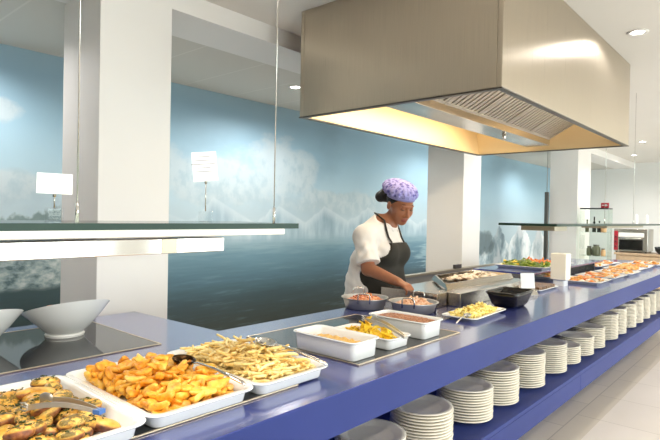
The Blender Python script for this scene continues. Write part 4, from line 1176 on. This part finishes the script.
# shirt: looser shell with elbow-length sleeves and a long hem
F2 = Field((2.72, 1.98, .66), (3.62, 2.60, 1.46), .006)
torso(F2, .012)
F2.cone(SH_R+[.015, 0, -.005], EL_R+[.0, .0, .03], .066, .078, .05); F2.cone(SH_L-[.01, 0, 0], EL_L+[.0, .0, .02], .066, .062, .04)
F2.ell((PX-.045, 2.345, .90), (.232, .16, .20), .06)
F2.ell((PX-.10, 2.37, 1.05), (.125, .095, .19), .06)
gx, gy, gz = np.meshgrid(*F2.ax, indexing='ij')
wr_ = .0035*np.sin(38*gz+16*gx+5*np.sin(20*gy))+.003*np.sin(60*(gx-gy)+22*gz)+.002*np.sin(95*gz-40*gy)
Dt = F2.D+wr_*np.clip((1.33-gz)/.1, 0, 1)
Ft = Field((2.72, 1.98, .66), (3.62, 2.60, 1.46), .006); Ft.D = Dt.copy()
# cuts: hem, sleeve cuffs, open neck
def cuff(el, sh, off):
    d = (el-sh)/np.linalg.norm(el-sh); q = ((np.stack([gx, gy, gz], -1)-el)@d)+off
    near = np.linalg.norm(np.stack([gx, gy, gz], -1)-el, axis=-1) < .16
    return np.where(near & (np.abs(gx-PX) > .155), q, -1)
Ds = np.maximum(Dt, .755-gz)
Ds = np.maximum(Ds, cuff(EL_R, SH_R, .035)); Ds = np.maximum(Ds, cuff(EL_L, SH_L, .035))
neckc = np.array(hd(0, .0, -.155))
nd = np.sqrt((gx-neckc[0])**2+(gy-(neckc[1]+.055))**2*.9)-.060
Ds = np.maximum(Ds, np.minimum(gz-1.415-(gy-2.24)*.75, 9))
Ds = np.maximum(Ds, -np.maximum(nd, 1.335-gz))
V, Fc = nets(Ds, F2.lo, F2.h)
shirt = mesh_from('shirt', V, Fc, ['shirt_cloth'], cook)
# collar of the shirt, a part of the shirt
b = B()
for s_ in (-1, 1):
    pts = []
    for a, z, rr in ((0, 1.455, .070), (35, 1.450, .070), (70, 1.435, .070), (105, 1.408, .071), (140, 1.378, .074), (165, 1.345, .084)):
        ang = radians(90+s_*a); pts.append((PX+.012+rr*cos(ang), 2.252+rr*sin(ang)*1.0, z))
    tube(b, pts, [.012, .013, .014, .015, .016, .009], 8, flat=.55)
finish('collar', b, 'shirt_cloth', shirt, smooth=True)
# apron: bib, wrap and neck strap over the shirt
half = np.interp(gz, [.6, .98, 1.10, 1.18, 1.24, 1.27], [.30, .30, .225, .14, .105, .10])
front = np.interp(gz, [.6, 1.0, 1.15, 1.25], [2.33, 2.33, 2.30, 2.27])
reg = np.maximum(np.abs(gx-PX-.012)-half, gy-front); reg = np.maximum(reg, gz-1.262); reg = np.maximum(reg, .67-gz)
armaway = np.minimum(0, 1)
F3 = Field((2.72, 1.98, .66), (3.62, 2.60, 1.46), .006); torso(F3, .012); F3.ell((PX-.0, 2.30, .88), (.215, .168, .26), .06)
Da = np.maximum(np.maximum(F3.D-.012, -(F3.D+.004)), reg)
Da = np.maximum(Da, reg)
V, Fc = nets(Da, F3.lo, F3.h)
apron = mesh_from('apron', V, Fc, ['apron_cloth'], cook)
for s_ in (-1, 1):
    raw = [(PX+.012+s_*.083, 2.15, 1.255), (PX+.012+s_*.086, 2.17, 1.30), (PX+.012+s_*.086, 2.20, 1.35), (PX+.012+s_*.080, 2.24, 1.405), (PX+.012+s_*.06, 2.30, 1.455), (PX+.012, 2.333, 1.465)]
    pts = [Ft.onto(p, .007) if i < 5 else np.array(p) for i, p in enumerate(raw)]
    b = B(); tube(b, pts, .010, 8, flat=.4); finish('neck_strap', b, 'apron_cloth', apron, smooth=True)
# trousers and shoes
F4 = Field((2.95, 2.10, .0), (3.42, 2.50, .84), .008)
for sx in (-.09, .09):
    F4.cone((PX+sx, 2.305, .80), (PX+sx*1.05, 2.29, .48), .100, .075, .05); F4.cone((PX+sx*1.05, 2.29, .48), (PX+sx*1.1, 2.325, .10), .075, .062, .03)
F4.ell((PX, 2.305, .80), (.178, .135, .10), .05)
V, Fc = nets(np.maximum(F4.D, .07-np.meshgrid(*F4.ax, indexing='ij')[2]), F4.lo, F4.h)
mesh_from('trousers', V, Fc, ['trouser_cloth'], cook)
for sx in (-.09, .09):
    F5 = Field((PX+sx-.09, 2.10, -.005), (PX+sx+.09, 2.42, .13), .006)
    F5.ell((PX+sx*1.15, 2.262, .05), (.052, .125, .048), .02); F5.cone((PX+sx*1.1, 2.325, .06), (PX+sx*1.1, 2.325, .10), .052, .05, .02)
    V, Fc = nets(np.maximum(F5.D, .001-np.meshgrid(*F5.ax, indexing='ij')[2]), F5.lo, F5.h)
    mesh_from('shoe', V, Fc, ['shoe_leather'], cook)
# hair: cap-hugging hairline, sideburns and a low bun
F6 = Field(np.array(H_)-.26, np.array(H_)+.26, .005)
F6.ell(hd(0, -.018, .030), (.084*HS, .099*HS, .090*HS), .02, HR)
P6 = np.stack(np.meshgrid(*F6.ax, indexing='ij'), -1); L6 = (P6-np.array(H_))@HR/HS
F6.D = np.maximum(F6.D, (L6[..., 1]-.062)+np.clip(.050-L6[..., 2], 0, 1)*1.1)
F6.ell(hd(-.02, -.150, .006), (.064, .060, .058), .015, HR); F6.ell(hd(-.05, -.175, -.02), (.044, .042, .042), .012, HR)
F6.D = F6.D+.0022*np.sin(P6[..., 0]*330)*np.sin(P6[..., 1]*300)*np.sin(P6[..., 2]*310)
V, Fc = nets(F6.D, F6.lo, F6.h); mesh_from('hair', V, Fc, ['hair_black'], cook)
# cap: pleated puff and a plain band
F7 = Field(np.array(H_)-.24, np.array(H_)+.24, .005)
F7.ell(hd(0, -.045, .088), (.124, .142, .066), .02, HR)
F7.ell(hd(0, -.01, .070), (.098, .112, .045), .03, HR)
P7 = np.stack(np.meshgrid(*F7.ax, indexing='ij'), -1); L7 = (P7-np.array(H_))@HR/HS
an = np.arctan2(L7[..., 0], L7[..., 1]+.03); rad_ = np.hypot(L7[..., 0], L7[..., 1]+.03)
F7.D = F7.D+.0055*np.sin(an*19+1.5*np.sin(an*3))*np.clip(rad_/.08, 0, 1)*np.clip((.14-L7[..., 2])/.05, 0, 1)
tl = L7[..., 2]-.12*L7[..., 1]
F7.D = np.maximum(F7.D, .058-tl)
V, Fc = nets(F7.D, F7.lo, F7.h); cap = mesh_from('cap', V, Fc, ['cap_cloth'], cook)
b = B(); n = 48; loops = []
for (r0, u) in ((1.0, .040), (1.025, .052), (1.045, .072), (1.03, .082), (.93, .080), (.93, .044)):
    loops.append([tuple(hd(.0855*r0*sin(2*pi*k/n), -.012+.103*r0*cos(2*pi*k/n), u+.12*(-.012+.103*r0*cos(2*pi*k/n)))) for k in range(n)])
loft(b, loops+[loops[0]], False, False); bmesh.ops.remove_doubles(b, verts=b.verts[:], dist=1e-5)
finish('cap_band', b, 'cap_band', cap, smooth=True)
# face details
for s_ in (-1, 1):
    b = B(); tube(b, [hd(s_*.017, .095, .030), hd(s_*.030, .0955, .036), hd(s_*.046, .083, .032)], [.0028, .0036, .0016], 6, flat=.6); finish('eyebrow', b, 'hair_black', cook, smooth=True)
    b = B(); tube(b, [hd(s_*.018, .0925, -.0015), hd(s_*.031, .0982, -.0045), hd(s_*.045, .0885, -.001)], [.0014, .0026, .0016], 6); finish('eyelash', b, 'hair_black', cook, smooth=True)
    b = B(); bmesh.ops.create_uvsphere(b, u_segments=12, v_segments=8, radius=.0035)
    for v in b.verts: v.co += Vector(hd(s_*.087, .004, -.036))
    finish('ear_stud', b, 'chrome', cook, smooth=True)
# utensil in the hand: a thin spatula reaching down into the pan
grip = Vector(PRh(.092, .022, .050)); tipv = Vector((2.70, 1.70, .972))
d_ = (tipv-grip); 
t = thing('spatula', 'steel spatula held in the cook\'s right hand over the pan', 'spatula', grip)
b = B(); tube(b, [-d_*.45+Vector((0, 0, .03)), Vector((0, 0, 0)), d_*.75], [.006, .0055, .004], 8, flat=.6); finish('handle', b, 'black_plastic', t, smooth=True)
b = B(); s2 = d_.cross(Vector((0, 0, 1))).normalized()*.03; e0, e1 = d_*.72, d_*1.05; up_ = Vector((0, 0, .001))
loft(b, [[tuple(v) for v in (e0-s2*.5-up_, e0+s2*.5-up_, e0+s2*.5+up_, e0-s2*.5+up_)], [tuple(v) for v in (e1-s2-up_, e1+s2-up_, e1+s2+up_, e1-s2+up_)]]); finish('blade', b, 'chrome', t)

# ------------------------------------------------------------------ light
def area(name, loc, rot, sx, sy, watts, col=(1, 1, 1)):
    l = bpy.data.lights.new(name, 'AREA'); l.shape = 'RECTANGLE'; l.size, l.size_y, l.energy, l.color = sx, sy, watts, col
    o = bpy.data.objects.new(name, l); link(o); o.location = loc; o.rotation_euler = rot; return o
for x0, x1 in WIN: area('window_daylight', ((x0+x1)/2, YF-.21, 1.4), (radians(90), 0, pi if False else 0), x1-x0-.1, 2.05, WIN_W, (1., .98, .985))
def spot(loc, watts, size=130, blend=.6, col=(1, .945, .92), r=.05):
    l = bpy.data.lights.new('lamp', 'SPOT'); l.energy = watts; l.spot_size = radians(size); l.spot_blend = blend; l.color = col; l.shadow_soft_size = r
    o = bpy.data.objects.new('lamp_light', l); link(o); o.location = loc; return o
LW = 110
for x, y, z, q in ((4.30, .88, CZ, .3), (12.29, 2.53, CZ, 1), (3.63, 3.667, SZ, .7)): spot((x, y, z-.02), LW*q, 160)
for x, yy, wd in ((7.3, 3.667, 'hidden behind the hood'), (10.9, 3.667, 'near the far pillar'), (.85, 4.0, 'left of the near pillar')):  # more of that row, added to wash the mural with light
    downlight(x, yy, SZ, 'small added downlight in the lower ceiling '+wd); spot((x, yy, SZ-.02), LW*(.7 if x < 1 else .6), 160)
# further downlights added over the rest of the ceiling for illumination
for x, y, wd in ((.4, .88, 'near food trays'), (2.0, -.9, 'open floor opposite the cook'), (8.3, .88, 'far counter end'), (6.3, -.9, 'open floor beyond the hood'), (10.3, -.9, 'open floor at the far wall'), (-1.6, -.9, 'open floor behind the photographer'), (10.3, 2.0, 'far sideboard'), (6.6, 2.2, 'raised salad shelf')):
    downlight(x, y, CZ, 'added ceiling downlight over the '+wd); spot((x, y, CZ-.02), LW*.7, 140)
area('hood_light', (3.75, 2.06, 2.27), (radians(25), 0, 0), 2.0, .10, 20, (1, .80, .55))
area('hood_light', (3.85, HY0+.06, 2.195), (radians(150), 0, 0), 2.2, .05, 5, (1, .84, .64))  # goes with the added front tube, brightening the filters
area('shelf_light', (0., 1.31, 1.322), (0, 0, 0), 1.9, .08, 4, (1, .86, .68))

w = bpy.data.worlds.new('World'); scene.world = w; w.use_nodes = True
w.node_tree.nodes['Background'].inputs[0].default_value = (.85, .92, 1, 1); w.node_tree.nodes['Background'].inputs[1].default_value = 3.

# ------------------------------------------------------------------ camera
f_, yaw, pit, rol = 531.48, radians(41.276), radians(-.534), radians(1.103)
fw = Vector((cos(yaw)*cos(pit), sin(yaw)*cos(pit), sin(pit))); r0 = Vector((sin(yaw), -cos(yaw), 0)); u0 = r0.cross(fw)
rr_ = r0*cos(rol)+u0*sin(rol); uu_ = -r0*sin(rol)+u0*cos(rol)
cam = bpy.data.cameras.new('Camera'); co_ = bpy.data.objects.new('Camera', cam); link(co_)
cam.sensor_width = 36; cam.lens = f_/660*36; cam.clip_start = .05; cam.clip_end = 60
R3 = Matrix((rr_, uu_, -fw)).transposed()
co_.matrix_world = Matrix.Translation((0, 0, 1.45)) @ R3.to_4x4()
scene.camera = co_
scene.view_settings.view_transform = 'Standard'; scene.view_settings.look = 'None'
scene.view_settings.gamma = 1; scene.view_settings.use_curve_mapping = False
scene.view_settings.exposure = EXPO
try:
    scene.cycles.use_denoising = True; scene.cycles.denoiser = 'OPENIMAGEDENOISE'
except Exception: pass
scene.cycles.max_bounces = 8; scene.cycles.transparent_max_bounces = 12; scene.cycles.glossy_bounces = 4; scene.cycles.diffuse_bounces = 4
scene.cycles.sample_clamp_indirect = 6
scene.cycles.caustics_reflective = False; scene.cycles.caustics_refractive = False
